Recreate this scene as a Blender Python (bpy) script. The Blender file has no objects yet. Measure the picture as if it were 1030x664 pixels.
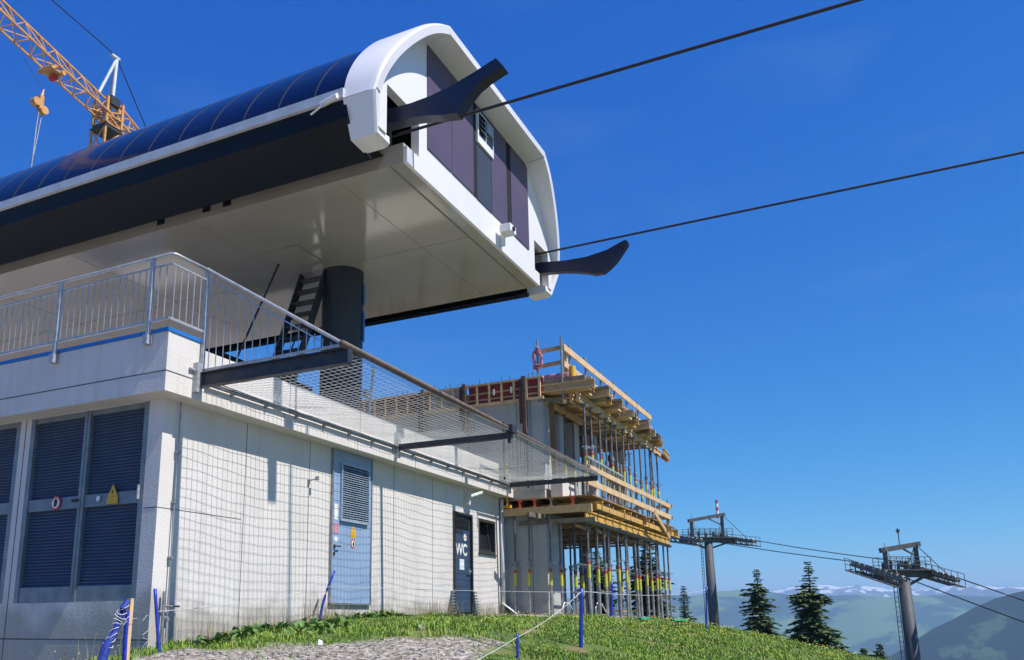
import bpy, math, random
from math import sin, cos, pi, radians, exp, log1p, sqrt, atan2, hypot
from mathutils import Vector, noise, Matrix
random.seed(7)
scene = bpy.context.scene
COL = scene.collection
# ------------------------------------------------------------------ camera
cd = bpy.data.cameras.new('camera'); cam = bpy.data.objects.new('camera', cd); COL.objects.link(cam)
cd.sensor_fit = 'HORIZONTAL'; cd.sensor_width = 36.0
cd.lens = 859.83 / 1030 * 36.0
cd.shift_x = (515 - 449.95) / 1030
cd.shift_y = (425.5 - 332) / 1030
cd.clip_start = 0.1; cd.clip_end = 60000
W_, P_, R_ = radians(63.066), radians(12.895), radians(-0.346)
fwd = Vector((cos(P_)*sin(W_), cos(P_)*cos(W_), sin(P_)))
rt = Vector((cos(W_), -sin(W_), 0)); up = rt.cross(fwd)
r2 = cos(R_)*rt + sin(R_)*up; u2 = -sin(R_)*rt + cos(R_)*up
cam.matrix_world = Matrix(((r2.x, u2.x, -fwd.x, 0), (r2.y, u2.y, -fwd.y, 0), (r2.z, u2.z, -fwd.z, 0), (0, 0, 0, 1)))
scene.camera = cam
# ------------------------------------------------------------------ light
SUN_TO = Vector((-0.055, -1.0, 1.46)).normalized()
elev = math.asin(SUN_TO.z)
world = bpy.data.worlds.new("World"); scene.world = world; world.use_nodes = True
wn = world.node_tree.nodes; wl = world.node_tree.links
sky = wn.new('ShaderNodeTexSky'); sky.sky_type = 'NISHITA'; sky.sun_disc = False
sky.sun_elevation = elev; sky.sun_rotation = atan2(SUN_TO.x, SUN_TO.y)
sky.altitude = 1800; sky.air_density = 0.7; sky.dust_density = 0.0; sky.ozone_density = 10.0
bg = wn['Background']; bg.inputs['Strength'].default_value = 0.1
# grade of the sky: deeper mountain blue (per channel gain and power)
sep = wn.new('ShaderNodeSeparateColor'); com = wn.new('ShaderNodeCombineColor'); wl.new(sky.outputs['Color'], sep.inputs[0])
for i, (gain, pw) in enumerate(((.36, 2.3), (1.10, 1.09), (3.05, .43))):
    a_ = wn.new('ShaderNodeMath'); a_.operation = 'POWER'; a_.inputs[1].default_value = pw; wl.new(sep.outputs[i], a_.inputs[0])
    b_ = wn.new('ShaderNodeMath'); b_.operation = 'MULTIPLY'; b_.inputs[1].default_value = gain; wl.new(a_.outputs[0], b_.inputs[0])
    wl.new(b_.outputs[0], com.inputs[i])
tc = wn.new('ShaderNodeTexCoord'); mpg = wn.new('ShaderNodeMapping'); mpg.inputs['Scale'].default_value = (2.0, 2.6, 9.0); mpg.inputs['Rotation'].default_value = (0.12, 0.1, 0.5)
wl.new(tc.outputs['Generated'], mpg.inputs['Vector']); cn = wn.new('ShaderNodeTexNoise'); cn.inputs['Scale'].default_value = 1.4; cn.inputs['Detail'].default_value = 7; cn.inputs['Distortion'].default_value = .6
wl.new(mpg.outputs[0], cn.inputs['Vector']); cr_ = wn.new('ShaderNodeMapRange'); cr_.inputs['From Min'].default_value = .56; cr_.inputs['From Max'].default_value = .80; cr_.inputs['To Max'].default_value = .05
wl.new(cn.outputs['Fac'], cr_.inputs['Value']); cm_ = wn.new('ShaderNodeMix'); cm_.data_type = 'RGBA'; cm_.inputs['B'].default_value = (4.0, 5.4, 6.8, 1)
wl.new(cr_.outputs['Result'], cm_.inputs['Factor']); wl.new(com.outputs[0], cm_.inputs['A'])
wl.new(cm_.outputs['Result'], bg.inputs['Color'])
sd = bpy.data.lights.new('sun', 'SUN'); sd.energy = 5.0; sd.angle = radians(0.5); sd.color = (1.0, 0.955, 0.88)
so = bpy.data.objects.new('sun', sd); COL.objects.link(so); so.rotation_euler = SUN_TO.to_track_quat('Z', 'Y').to_euler()
so.location = (0, -20, 40)
scene.render.engine = 'CYCLES'
vs = scene.view_settings
vs.view_transform = 'Standard'; vs.look = 'None'; vs.exposure = 0.45; vs.gamma = 1.0; vs.use_curve_mapping = False
scene.cycles.max_bounces = 6; scene.cycles.diffuse_bounces = 3; scene.cycles.glossy_bounces = 3
scene.cycles.volume_bounces = 0

# ------------------------------------------------------------------ materials
def mat(name, col, rough=0.6, metal=0.0, col2=None, nscale=3.0, namt=1.0, bump=0.0, bscale=30.0, spec=None, coat=0.0, stretch=None, detail=6.0, lo=0.35, hi=0.65):
    m = bpy.data.materials.new(name); m.use_nodes = True
    n = m.node_tree.nodes; l = m.node_tree.links; b = n['Principled BSDF']
    b.inputs['Base Color'].default_value = (*col, 1); b.inputs['Roughness'].default_value = rough
    b.inputs['Metallic'].default_value = metal
    if spec is not None: b.inputs['Specular IOR Level'].default_value = spec
    if coat: b.inputs['Coat Weight'].default_value = coat; b.inputs['Coat Roughness'].default_value = 0.05
    geo = n.new('ShaderNodeNewGeometry')
    vec = geo.outputs['Position']
    if stretch:
        mp = n.new('ShaderNodeMapping'); mp.inputs['Scale'].default_value = stretch
        l.new(vec, mp.inputs['Vector']); vec = mp.outputs['Vector']
    if col2 is None: col2 = tuple(c*0.82 for c in col)
    t = n.new('ShaderNodeTexNoise'); t.inputs['Scale'].default_value = nscale; t.inputs['Detail'].default_value = detail
    l.new(vec, t.inputs['Vector'])
    r = n.new('ShaderNodeMapRange'); r.inputs['From Min'].default_value = lo; r.inputs['From Max'].default_value = hi
    r.inputs['To Max'].default_value = namt
    l.new(t.outputs['Fac'], r.inputs['Value'])
    mx = n.new('ShaderNodeMix'); mx.data_type = 'RGBA'
    mx.inputs['A'].default_value = (*col, 1); mx.inputs['B'].default_value = (*col2, 1)
    l.new(r.outputs['Result'], mx.inputs['Factor']); l.new(mx.outputs['Result'], b.inputs['Base Color'])
    if bump:
        t2 = n.new('ShaderNodeTexNoise'); t2.inputs['Scale'].default_value = bscale; t2.inputs['Detail'].default_value = 4
        l.new(vec, t2.inputs['Vector'])
        bp = n.new('ShaderNodeBump'); bp.inputs['Strength'].default_value = bump; bp.inputs['Distance'].default_value = 0.02
        l.new(t2.outputs['Fac'], bp.inputs['Height']); l.new(bp.outputs['Normal'], b.inputs['Normal'])
    return m

def concrete(name, c1, c2, cs):
    """board-marked concrete: blotches, vertical run marks and fine grain"""
    m = mat(name, c1, 0.85, col2=c2, nscale=1.1, bump=0.25, bscale=45, namt=0.8)
    n = m.node_tree.nodes; l = m.node_tree.links; b = n['Principled BSDF']
    src = b.inputs['Base Color'].links[0].from_socket
    geo = n.new('ShaderNodeNewGeometry'); mp = n.new('ShaderNodeMapping'); mp.inputs['Scale'].default_value = (5, 5, 0.35)
    l.new(geo.outputs['Position'], mp.inputs['Vector'])
    t = n.new('ShaderNodeTexNoise'); t.inputs['Scale'].default_value = 1.6; t.inputs['Detail'].default_value = 8
    l.new(mp.outputs['Vector'], t.inputs['Vector'])
    r = n.new('ShaderNodeMapRange'); r.inputs['From Min'].default_value = 0.5; r.inputs['From Max'].default_value = 0.72; r.inputs['To Max'].default_value = 0.32
    l.new(t.outputs['Fac'], r.inputs['Value'])
    mx = n.new('ShaderNodeMix'); mx.data_type = 'RGBA'; mx.inputs['B'].default_value = (*cs, 1)
    l.new(src, mx.inputs['A']); l.new(r.outputs['Result'], mx.inputs['Factor'])
    t3 = n.new('ShaderNodeTexNoise'); t3.inputs['Scale'].default_value = 22; t3.inputs['Detail'].default_value = 5
    l.new(geo.outputs['Position'], t3.inputs['Vector'])
    r3 = n.new('ShaderNodeMapRange'); r3.inputs['From Min'].default_value = 0.6; r3.inputs['From Max'].default_value = 0.75; r3.inputs['To Max'].default_value = 0.15
    l.new(t3.outputs['Fac'], r3.inputs['Value'])
    mx2 = n.new('ShaderNodeMix'); mx2.data_type = 'RGBA'; mx2.inputs['B'].default_value = tuple(c*0.6 for c in cs) + (1,)
    l.new(mx.outputs['Result'], mx2.inputs['A']); l.new(r3.outputs['Result'], mx2.inputs['Factor'])
    # mud splash and damp dirt near the ground
    sx = n.new('ShaderNodeSeparateXYZ'); l.new(geo.outputs['Position'], sx.inputs[0])
    t4 = n.new('ShaderNodeTexNoise'); t4.inputs['Scale'].default_value = 2.2; t4.inputs['Detail'].default_value = 9; l.new(geo.outputs['Position'], t4.inputs['Vector'])
    ma = n.new('ShaderNodeMath'); ma.operation = 'MULTIPLY_ADD'; ma.inputs[1].default_value = -1.5; l.new(t4.outputs['Fac'], ma.inputs[0]); l.new(sx.outputs['Z'], ma.inputs[2])
    r5 = n.new('ShaderNodeMapRange'); r5.inputs['From Min'].default_value = -.38; r5.inputs['From Max'].default_value = -.78; r5.inputs['To Max'].default_value = .55
    l.new(ma.outputs[0], r5.inputs['Value'])
    mx3 = n.new('ShaderNodeMix'); mx3.data_type = 'RGBA'; mx3.inputs['B'].default_value = (cs[0]*.55, cs[1]*.52, cs[2]*.45, 1)
    l.new(mx2.outputs['Result'], mx3.inputs['A']); l.new(r5.outputs['Result'], mx3.inputs['Factor'])
    l.new(mx3.outputs['Result'], b.inputs['Base Color'])
    return m

M_conc = concrete('pale_concrete', (.66, .62, .585), (.60, .56, .525), (.46, .43, .40))
M_concg = concrete('grey_concrete', (.47, .47, .46), (.40, .40, .39), (.30, .30, .30))
M_seam = mat('seam', (.10, .10, .10), .9)
M_white = mat('white_panel', (.80, .775, .785), .32, col2=(.745, .72, .735), nscale=.7, coat=.2)
M_whiteg = mat('grey_white_edge', (.62, .63, .65), .4)
M_soffit = mat('soffit_sheet', (.43, .40, .335), .09, col2=(.37, .345, .285), nscale=.5, spec=.75, bump=.035, bscale=1.1)
M_glass = mat('blue_roof_glass', (.003, .006, .040), .10, col2=(.002, .005, .028), nscale=.6, spec=.32)
M_rib = mat('roof_rib', (.022, .024, .035), .6)
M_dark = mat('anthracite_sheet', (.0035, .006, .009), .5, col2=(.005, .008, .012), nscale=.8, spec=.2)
M_navy = mat('navy_guide', (.010, .012, .035), .42, col2=(.014, .016, .042), nscale=2)
M_soffseam = mat('soffit_seam', (.22, .21, .18), .5)
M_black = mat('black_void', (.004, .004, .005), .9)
M_purple = mat('aubergine_panel', (.082, .058, .098), .5, col2=(.095, .068, .112), nscale=1.5)
M_slate = mat('slate_panel', (.045, .055, .075), .5)
M_column = mat('column_paint', (.030, .034, .040), .5, col2=(.022, .025, .030), nscale=4, bump=.05)
M_galv = mat('galvanised_steel', (.46, .47, .48), .42, metal=.35, col2=(.33, .34, .36), nscale=14)
M_galvd = mat('dull_galvanised', (.33, .34, .36), .5, metal=.5, col2=(.22, .23, .25), nscale=9)
M_steel = mat('dark_steel', (.055, .057, .065), .5, metal=.4, col2=(.035, .036, .042), nscale=8)
M_pipe = mat('rusty_pipe', (.15, .105, .085), .65, metal=.1, col2=(.09, .065, .055), nscale=9)
M_net = mat('net_cord', (.62, .62, .60), .7)
M_frame = mat('louvre_frame', (.22, .25, .27), .45, metal=.2, col2=(.15, .18, .20), nscale=5)
M_louvre = mat('louvre_blade', (.085, .125, .205), .42, col2=(.07, .105, .175), nscale=3)
M_bluedoor = mat('blue_door_paint', (.27, .37, .52), .42, col2=(.235, .33, .47), nscale=2.5, stretch=(1, 1, .5))
M_ventblue = mat('vent_blade', (.36, .44, .54), .4, metal=.2)
M_ventback = mat('vent_back', (.05, .08, .14), .7)
M_navydoor = mat('navy_door', (.045, .075, .13), .4, col2=(.035, .06, .11), nscale=2)
M_winframe = mat('brown_window_frame', (.045, .042, .042), .5)
M_pane = mat('dark_pane', (.02, .022, .025), .08, spec=.8)
M_blueline = mat('blue_strip', (.01, .17, .55), .5)
M_yellow = mat('yellow_sign', (.75, .42, .02), .5)
M_tagy = mat('yellow_tag', (.62, .60, .05), .6, col2=(.45, .42, .08), nscale=9)
M_tagr = mat('red_tag', (.50, .07, .05), .6)
M_red = mat('red_paint', (.62, .03, .03), .5)
M_wpaint = mat('white_paint', (.80, .80, .78), .5)
M_bpaint = mat('black_paint', (.02, .02, .02), .6)
M_wood = mat('fresh_timber', (.56, .38, .20), .7, col2=(.42, .27, .13), nscale=5, stretch=(1, 4, 4), bump=.15)
M_woodb = mat('bright_timber', (.66, .47, .27), .7, col2=(.52, .35, .18), nscale=5)
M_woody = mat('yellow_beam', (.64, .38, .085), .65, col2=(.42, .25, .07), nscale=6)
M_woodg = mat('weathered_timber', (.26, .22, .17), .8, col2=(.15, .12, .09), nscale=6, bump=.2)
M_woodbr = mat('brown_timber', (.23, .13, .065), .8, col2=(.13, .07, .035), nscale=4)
M_ply = mat('plywood_sheet', (.36, .22, .09), .7, col2=(.25, .14, .06), nscale=3)
M_redpanel = mat('red_formwork', (.26, .028, .025), .5, col2=(.17, .02, .02), nscale=6)
M_endred = mat('red_beam_end', (.65, .07, .02), .5)
M_propin = mat('prop_tube', (.20, .21, .23), .55, metal=.4, col2=(.10, .10, .11), nscale=10)
M_propout = mat('prop_outer', (.36, .36, .37), .55, metal=.35, col2=(.20, .19, .18), nscale=8)
M_crane = mat('crane_paint', (.66, .34, .11), .5, col2=(.48, .24, .08), nscale=3)
M_grey = mat('grey_paint', (.52, .56, .60), .5)
M_cable = mat('steel_rope', (.035, .03, .04), .6, metal=.3)
M_tower = mat('tower_paint', (.055, .06, .07), .65, col2=(.04, .044, .052), nscale=2)
M_towerd = mat('tower_dark', (.045, .046, .05), .6, col2=(.10, .095, .09), nscale=5)
M_sheave = mat('sheave_grey', (.34, .33, .30), .6, col2=(.14, .13, .12), nscale=3)
M_bluepole = mat('blue_pole', (.012, .03, .33), .45, col2=(.02, .05, .42), nscale=12)
M_bluenet = mat('blue_net', (.012, .045, .36), .7, col2=(.015, .025, .16), nscale=30)
M_cord = mat('white_cord', (.6, .6, .58), .7)
M_pink = mat('pink_hose', (.75, .26, .28), .5)
M_pinkb = mat('pink_foil', (.62, .25, .30), .5)
M_rebar = mat('rebar', (.11, .08, .07), .7, metal=.4)
M_rust = mat('rusty_plate', (.06, .045, .04), .8, col2=(.14, .075, .05), nscale=7)
M_bark = mat('bark', (.07, .05, .04), .9)
M_needle = mat('spruce_needles', (.045, .088, .030), .8, col2=(.085, .130, .038), nscale=1.5)
M_needle2 = mat('spruce_needles_light', (.055, .105, .034), .8, col2=(.105, .155, .045), nscale=1.5)
M_rock = mat('gravel_stone', (.40, .375, .345), .9, col2=(.17, .15, .13), nscale=9)
M_leaf = mat('dock_leaf', (.13, .25, .05), .6, col2=(.05, .11, .025), nscale=6)
M_flower = mat('yellow_flower', (.75, .60, .02), .6)
M_seed = mat('dry_grass_stalk', (.30, .25, .13), .8)
M_green = mat('green_fabric', (.02, .42, .22), .7)
M_brick = mat('stacked_brick', (.30, .20, .17), .8)

# ------------------------------------------------------------------ mesh helper
class MB:
    def __init__(s): s.v = []; s.f = []; s.g = []
    def add(s, vs, fs):
        s.g.append((len(s.v), len(s.f))); o = len(s.v); s.v += [tuple(v) for v in vs]; s.f += [tuple(i+o for i in f) for f in fs]; return s
    def box(s, x0, x1, y0, y1, z0, z1):
        v = [(x, y, z) for x in (x0, x1) for y in (y0, y1) for z in (z0, z1)]
        return s.add(v, [(0, 1, 3, 2), (4, 6, 7, 5), (0, 4, 5, 1), (2, 3, 7, 6), (0, 2, 6, 4), (1, 5, 7, 3)])
    def bar(s, p, q, w, h, upv=(0, 0, 1)):
        p = Vector(p); q = Vector(q); d = (q-p).normalized(); u = Vector(upv)
        if abs(d.dot(u)) > .98: u = Vector((1, 0, 0))
        a = d.cross(u).normalized(); b = a.cross(d).normalized(); a = a*w/2; b = b*h/2
        v = [p-a-b, p+a-b, p+a+b, p-a+b, q-a-b, q+a-b, q+a+b, q-a+b]
        return s.add(v, [(3, 2, 1, 0), (4, 5, 6, 7), (0, 1, 5, 4), (1, 2, 6, 5), (2, 3, 7, 6), (3, 0, 4, 7)])
    def tube(s, p, q, r, n=8, r2=None):
        if r2 is None: r2 = r
        p = Vector(p); q = Vector(q); d = (q-p).normalized(); u = Vector((0, 0, 1))
        if abs(d.dot(u)) > .98: u = Vector((1, 0, 0))
        a = d.cross(u).normalized(); b = a.cross(d)
        v = []
        for c, rr in ((p, r), (q, r2)):
            for i in range(n):
                t = 2*pi*i/n; v.append(c + a*(rr*cos(t)) + b*(rr*sin(t)))
        f = [(i, (i+1) % n, n+(i+1) % n, n+i) for i in range(n)]
        f += [tuple(range(n-1, -1, -1)), tuple(range(n, 2*n))]
        return s.add(v, f)
    def path(s, pts, r, n=6):
        pts = [Vector(p) for p in pts]; v = []; N = len(pts)
        for i, p in enumerate(pts):
            d = (pts[min(i+1, N-1)] - pts[max(i-1, 0)]).normalized(); u = Vector((0, 0, 1))
            if abs(d.dot(u)) > .95: u = Vector((1, 0, 0))
            a = d.cross(u).normalized(); b = a.cross(d)
            for k in range(n):
                t = 2*pi*k/n; v.append(p + a*(r*cos(t)) + b*(r*sin(t)))
        f = [(i*n+k, i*n+(k+1) % n, (i+1)*n+(k+1) % n, (i+1)*n+k) for i in range(N-1) for k in range(n)]
        f += [tuple(range(n-1, -1, -1)), tuple(range((N-1)*n, N*n))]
        return s.add(v, f)
    def prism(s, pts, off):
        """closed outline pts (3D) pushed by off"""
        n = len(pts); o = Vector(off); v = [Vector(p) for p in pts] + [Vector(p)+o for p in pts]
        f = [tuple(range(n-1, -1, -1)), tuple(range(n, 2*n))] + [(i, (i+1) % n, n+(i+1) % n, n+i) for i in range(n)]
        return s.add(v, f)
    def build(s, name, m, parent=None, smooth=False, loc=None, bevel=0.0):
        me = bpy.data.meshes.new(name)
        o = bpy.data.objects.new(name, me); COL.objects.link(o)
        if parent is not None:
            org = Vector(parent.get('_org', (0, 0, 0))); o.parent = parent; o['_org'] = tuple(org)
        else:
            if loc is None:
                xs = [v[0] for v in s.v]; ys = [v[1] for v in s.v]; zs = [v[2] for v in s.v]
                loc = ((min(xs)+max(xs))/2, (min(ys)+max(ys))/2, min(zs))
            org = Vector(loc); o.location = org; o['_org'] = tuple(org)
        me.from_pydata([(v[0]-org.x, v[1]-org.y, v[2]-org.z) for v in s.v], [], s.f)
        me.materials.append(m); me.update()
        if smooth:
            for p in me.polygons: p.use_smooth = True
        if bevel:
            b = o.modifiers.new('bevel', 'BEVEL'); b.width = bevel; b.segments = 2; b.limit_method = 'ANGLE'
        return o
def each(w, name, m, parent, per=1):
    """one object for every piece collected in w"""
    g = w.g + [(len(w.v), len(w.f))]
    for i in range(0, len(w.g), per):
        a, fa = g[i]; b_, fb = g[min(i+per, len(w.g))]
        q = MB(); q.v = w.v[a:b_]; q.f = [tuple(k-a for k in f) for f in w.f[fa:fb]]; q.build(name, m, parent)
def tag(o, label=None, cat=None, group=None, kind=None):
    if label: o['label'] = label
    if cat: o['category'] = cat
    if group: o['group'] = group
    if kind: o['kind'] = kind
    return o
def empty(name, loc, label, cat, group=None):
    o = bpy.data.objects.new(name, None); COL.objects.link(o); o.location = loc; o['_org'] = tuple(float(c) for c in loc)
    o.empty_display_size = .3
    return tag(o, label, cat, group)
def B(*a): return MB().box(*a)
def copy_tree(o, loc, label=None):
    def rec(src, par):
        c = src.copy(); COL.objects.link(c)
        if par: c.parent = par
        for ch in src.children: rec(ch, c)
        return c
    c = rec(o, None); c.location = loc
    if label: c['label'] = label
    return c

# ------------------------------------------------------------------ ground
def sp(t, k=.6): return k*log1p(exp(max(min(t/k, 50), -50))) if t/k < 50 else t
def ss(a, b, t):
    t = max(0, min(1, (t-a)/(b-a))); return t*t*(3-2*t)
def ghs(x, y):
    slope = .26 - .045*ss(6, 18, x)
    z = .12 - slope*sp(6.3-y) - .11*ss(5.2, 7.2, y)*ss(7.5, 9.5, x)*(1-ss(17, 19, x))
    z -= .14*sp(10.9-x)*ss(1.5, 6.5, y)
    z -= .21*sp(x-30, 2)*(1-.85*ss(10, 24, y))
    z -= .28*sp(x-122, 5)
    z -= .25*sp(y-95, 5)
    z -= .2*sp(-y-25, 4)
    z -= .2*sp(-x-40, 4)
    z -= .8*ss(7.9, 9.3, y)*(1-ss(7.5, 8.6, x))*ss(-2, 4, x)
    r = hypot(x, y)
    if z < -420: z = -420 - 20*(1-exp((z+420)/400)) + 12*noise.noise(Vector((x/700, y/700, 3)))
    return z
def gh(x, y):
    z = ghs(x, y)
    d = hypot(x-12, y-3)
    if d < 120:
        z += .045*noise.noise(Vector((x*.9, y*.9, 0))) + .02*noise.noise(Vector((x*3.1, y*3.1, 5)))
    else:
        z += 6*ss(120, 1500, d)*noise.noise(Vector((x/160, y/160, 9)))
    return z
def gravelness(x, y):
    """1 on the gravel patch, 0 on grass"""
    # long patch below the wall on the left, and the pad in front of the construction on the right
    n = .75*noise.noise(Vector((x*.9, y*1.4, 2))) + .45*noise.noise(Vector((x*2.7, y*3.3, 8))) + .25*noise.noise(Vector((x*7, y*8, 1)))
    a = min(1, 2.2*min(-((x-8.6)*.625+(y-6.8)*.78), 7.5-y, (y/max(x, 1)-.45)*6)) if x < 14 else -9
    b = 1 - (abs((x-24)/6.5)**4 + abs((y-7.9)/2.2)**2)
    c = max(2*(5.2-x), 2*(y-9.8) if x < 60 else -9, 1.5*(-.8-y) if x < 16 else -9)      # unseen gravel added outside the view to neutralise green bounce light
    return max(a, b, min(c, 1)) + n
def axis(lo, hi, fine, g):
    """coordinates dense in [lo,hi] and growing outward to 14 km"""
    a = []; t = lo
    while t < hi: a.append(t); t += fine
    st = fine; r = hi; right = []
    while r < 16000: right.append(r); r += st; st *= g
    st = fine; r = lo - fine; left = []
    while r > -16000: left.append(r); r -= st; st *= g
    return left[::-1] + a + right
ax = axis(5, 32, .22, 1.11); ay = axis(-1, 9, .2, 1.12)
gv = []; gcol = []
for y in ay:
    for x in ax:
        gv.append((x, y, gh(x, y)))
        gcol.append(max(0, min(1, gravelness(x, y)*3+.3)) if abs(x) < 60 and abs(y) < 60 else 0)
nx = len(ax)
gf = [(j*nx+i, j*nx+i+1, (j+1)*nx+i+1, (j+1)*nx+i) for j in range(len(ay)-1) for i in range(nx-1)]
me = bpy.data.meshes.new('ground'); me.from_pydata(gv, [], gf)
at = me.attributes.new('gravel', 'FLOAT', 'POINT'); at.data.foreach_set('value', gcol)
for p in me.polygons: p.use_smooth = True
gm = bpy.data.materials.new('ground_soil_grass'); gm.use_nodes = True
n = gm.node_tree.nodes; l = gm.node_tree.links; b = n['Principled BSDF']; b.inputs['Roughness'].default_value = .95
geo = n.new('ShaderNodeNewGeometry')
def nz(scale, det=6):
    t = n.new('ShaderNodeTexNoise'); t.inputs['Scale'].default_value = scale; t.inputs['Detail'].default_value = det
    l.new(geo.outputs['Position'], t.inputs['Vector']); return t.outputs['Fac']
def ramp(src, stops):
    r = n.new('ShaderNodeValToRGB'); l.new(src, r.inputs['Fac'])
    e = r.color_ramp.elements; e[0].position = stops[0][0]; e[0].color = (*stops[0][1], 1); e[1].position = stops[-1][0]; e[1].color = (*stops[-1][1], 1)
    for p, c in stops[1:-1]:
        k = e.new(p); k.color = (*c, 1)
    return r.outputs['Color']
grass = ramp(nz(1.3), [(.35, (.06, .10, .018)), (.5, (.09, .13, .022)), (.65, (.15, .13, .05))])
grav = ramp(nz(14, 8), [(.35, (.10, .075, .055)), (.5, (.26, .225, .195)), (.66, (.46, .43, .40))])
mx = n.new('ShaderNodeMix'); mx.data_type = 'RGBA'; an = n.new('ShaderNodeAttribute'); an.attribute_name = 'gravel'
l.new(an.outputs['Fac'], mx.inputs['Factor']); l.new(grass, mx.inputs['A']); l.new(grav, mx.inputs['B'])
l.new(mx.outputs['Result'], b.inputs['Base Color'])
bp = n.new('ShaderNodeBump'); bp.inputs['Strength'].default_value = .6; bp.inputs['Distance'].default_value = .04
l.new(nz(18, 6), bp.inputs['Height']); l.new(bp.outputs['Normal'], b.inputs['Normal'])
me.materials.append(gm)
go = bpy.data.objects.new('ground', me); COL.objects.link(go); tag(go, kind='structure')

# ------------------------------------------------------------------ far hills
def hill_mat(name, forest, meadow, rocky, snow, sc, snowline=None, mthr=.5):
    m = bpy.data.materials.new(name); m.use_nodes = True
    n = m.node_tree.nodes; l = m.node_tree.links; b = n['Principled BSDF']; b.inputs['Roughness'].default_value = 1; b.inputs['Specular IOR Level'].default_value = 0
    g = n.new('ShaderNodeNewGeometry')
    t = n.new('ShaderNodeTexNoise'); t.inputs['Scale'].default_value = sc; t.inputs['Detail'].default_value = 9; t.inputs['Roughness'].default_value = .6
    l.new(g.outputs['Position'], t.inputs['Vector'])
    r = n.new('ShaderNodeMapRange'); r.inputs['From Min'].default_value = mthr; r.inputs['From Max'].default_value = mthr+.04
    l.new(t.outputs['Fac'], r.inputs['Value'])
    mx = n.new('ShaderNodeMix'); mx.data_type = 'RGBA'; mx.inputs['A'].default_value = (*forest, 1); mx.inputs['B'].default_value = (*meadow, 1)
    l.new(r.outputs['Result'], mx.inputs['Factor']); out = mx.outputs['Result']
    if snowline is not None:
        s = n.new('ShaderNodeSeparateXYZ'); l.new(g.outputs['Position'], s.inputs[0])
        t2 = n.new('ShaderNodeTexNoise'); t2.inputs['Scale'].default_value = .010; t2.inputs['Detail'].default_value = 8
        l.new(g.outputs['Position'], t2.inputs['Vector'])
        ma = n.new('ShaderNodeMath'); ma.operation = 'MULTIPLY_ADD'; ma.inputs[1].default_value = 520; l.new(t2.outputs['Fac'], ma.inputs[0]); l.new(s.outputs['Z'], ma.inputs[2])
        r2 = n.new('ShaderNodeMapRange'); r2.inputs['From Min'].default_value = snowline+260-14; r2.inputs['From Max'].default_value = snowline+260+14
        l.new(ma.outputs[0], r2.inputs['Value'])
        m2 = n.new('ShaderNodeMix'); m2.data_type = 'RGBA'; l.new(out, m2.inputs['A']); m2.inputs['B'].default_value = (*snow, 1)
        l.new(r2.outputs['Result'], m2.inputs['Factor']); out = m2.outputs['Result']
    l.new(out, b.inputs['Base Color']); return m
def ridge(name, r0, r1, r2, th0, th1, crest, m, seed, rough, nth=220, nr=46, base=-430):
    v = []; 
    for i in range(nr):
        f = i/(nr-1)
        for j in range(nth):
            th = th0 + (th1-th0)*j/(nth-1)
            r = r0 + (r2-r0)*f
            wob = 1 + .10*noise.noise(Vector((th*9, seed, 0)))
            k = ss(r0, r1*wob, r) if r < r1*wob else 1 - ss(r1*wob, r2, r)
            k = k**1.1
            x = r*cos(th); y = r*sin(th)
            c = crest(th)
            d = noise.fractal(Vector((x/rough, y/rough, seed)), .9, 2.1, 6)
            z = base + (c-base)*k + (c-base)*.13*d*(.25+.75*k*(1.15-k))
            v.append((x, y, z))
    f = [(i*nth+j, i*nth+j+1, (i+1)*nth+j+1, (i+1)*nth+j) for i in range(nr-1) for j in range(nth-1)]
    me = bpy.data.meshes.new(name); me.from_pydata(v, [], f); me.materials.append(m)
    for p in me.polygons: p.use_smooth = True
    o = bpy.data.objects.new(name, me); COL.objects.link(o); tag(o, kind='structure'); return o
def lerp(tab, t):
    for (a, va), (b2, vb) in zip(tab, tab[1:]):
        if t <= b2: return va + (vb-va)*max(0, min(1, (t-a)/(b2-a)))
    return tab[-1][1]
# crest height as an elevation slope (z / distance) over the bearing y/x
HM = hill_mat('hill_mat_green', (.016, .040, .018), (.10, .17, .05), None, None, .0022, mthr=.52)
HD = hill_mat('hill_mat_forest', (.010, .022, .014), (.05, .085, .04), None, None, .012, mthr=.545)
HS = hill_mat('mountain_mat', (.09, .10, .10), (.15, .14, .13), None, (.85, .85, .87), .004, snowline=194)
ridge('hills', 2500, 4300, 6200, -.5, .7, lambda t: 4300*lerp([(-.5, .030), (-.11, .019), (-.05, .0235), (0, .020), (.03, .023), (.07, .021), (.12, .026), (.17, .024), (.20, .020), (.26, .022), (.7, .03)], t), HM, 3.3, 900)
ridge('near_hill', 1100, 1900, 2700, -.7, .10, lambda t: 1900*lerp([(-.7, .10), (-.3, .055), (-.11, .017), (-.07, .004), (-.02, -.022), (.02, -.045), (.06, -.09), (.10, -.18)], t), HD, 7.1, 420)
ridge('mountains', 5900, 7200, 8800, -.6, .5, lambda t: 7200*lerp([(-.6, .024), (-.2, .025), (-.1, .0265), (-.06, .0305), (-.04, .0265), (-.015, .0285), (0, .0265), (.03, .030), (.045, .0265), (.06, .0295), (.09, .030), (.11, .0265), (.13, .025), (.17, .020), (.19, .026), (.21, .016), (.5, .01)], t), HS, 5.7, 1100, nth=420, nr=60)

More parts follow.
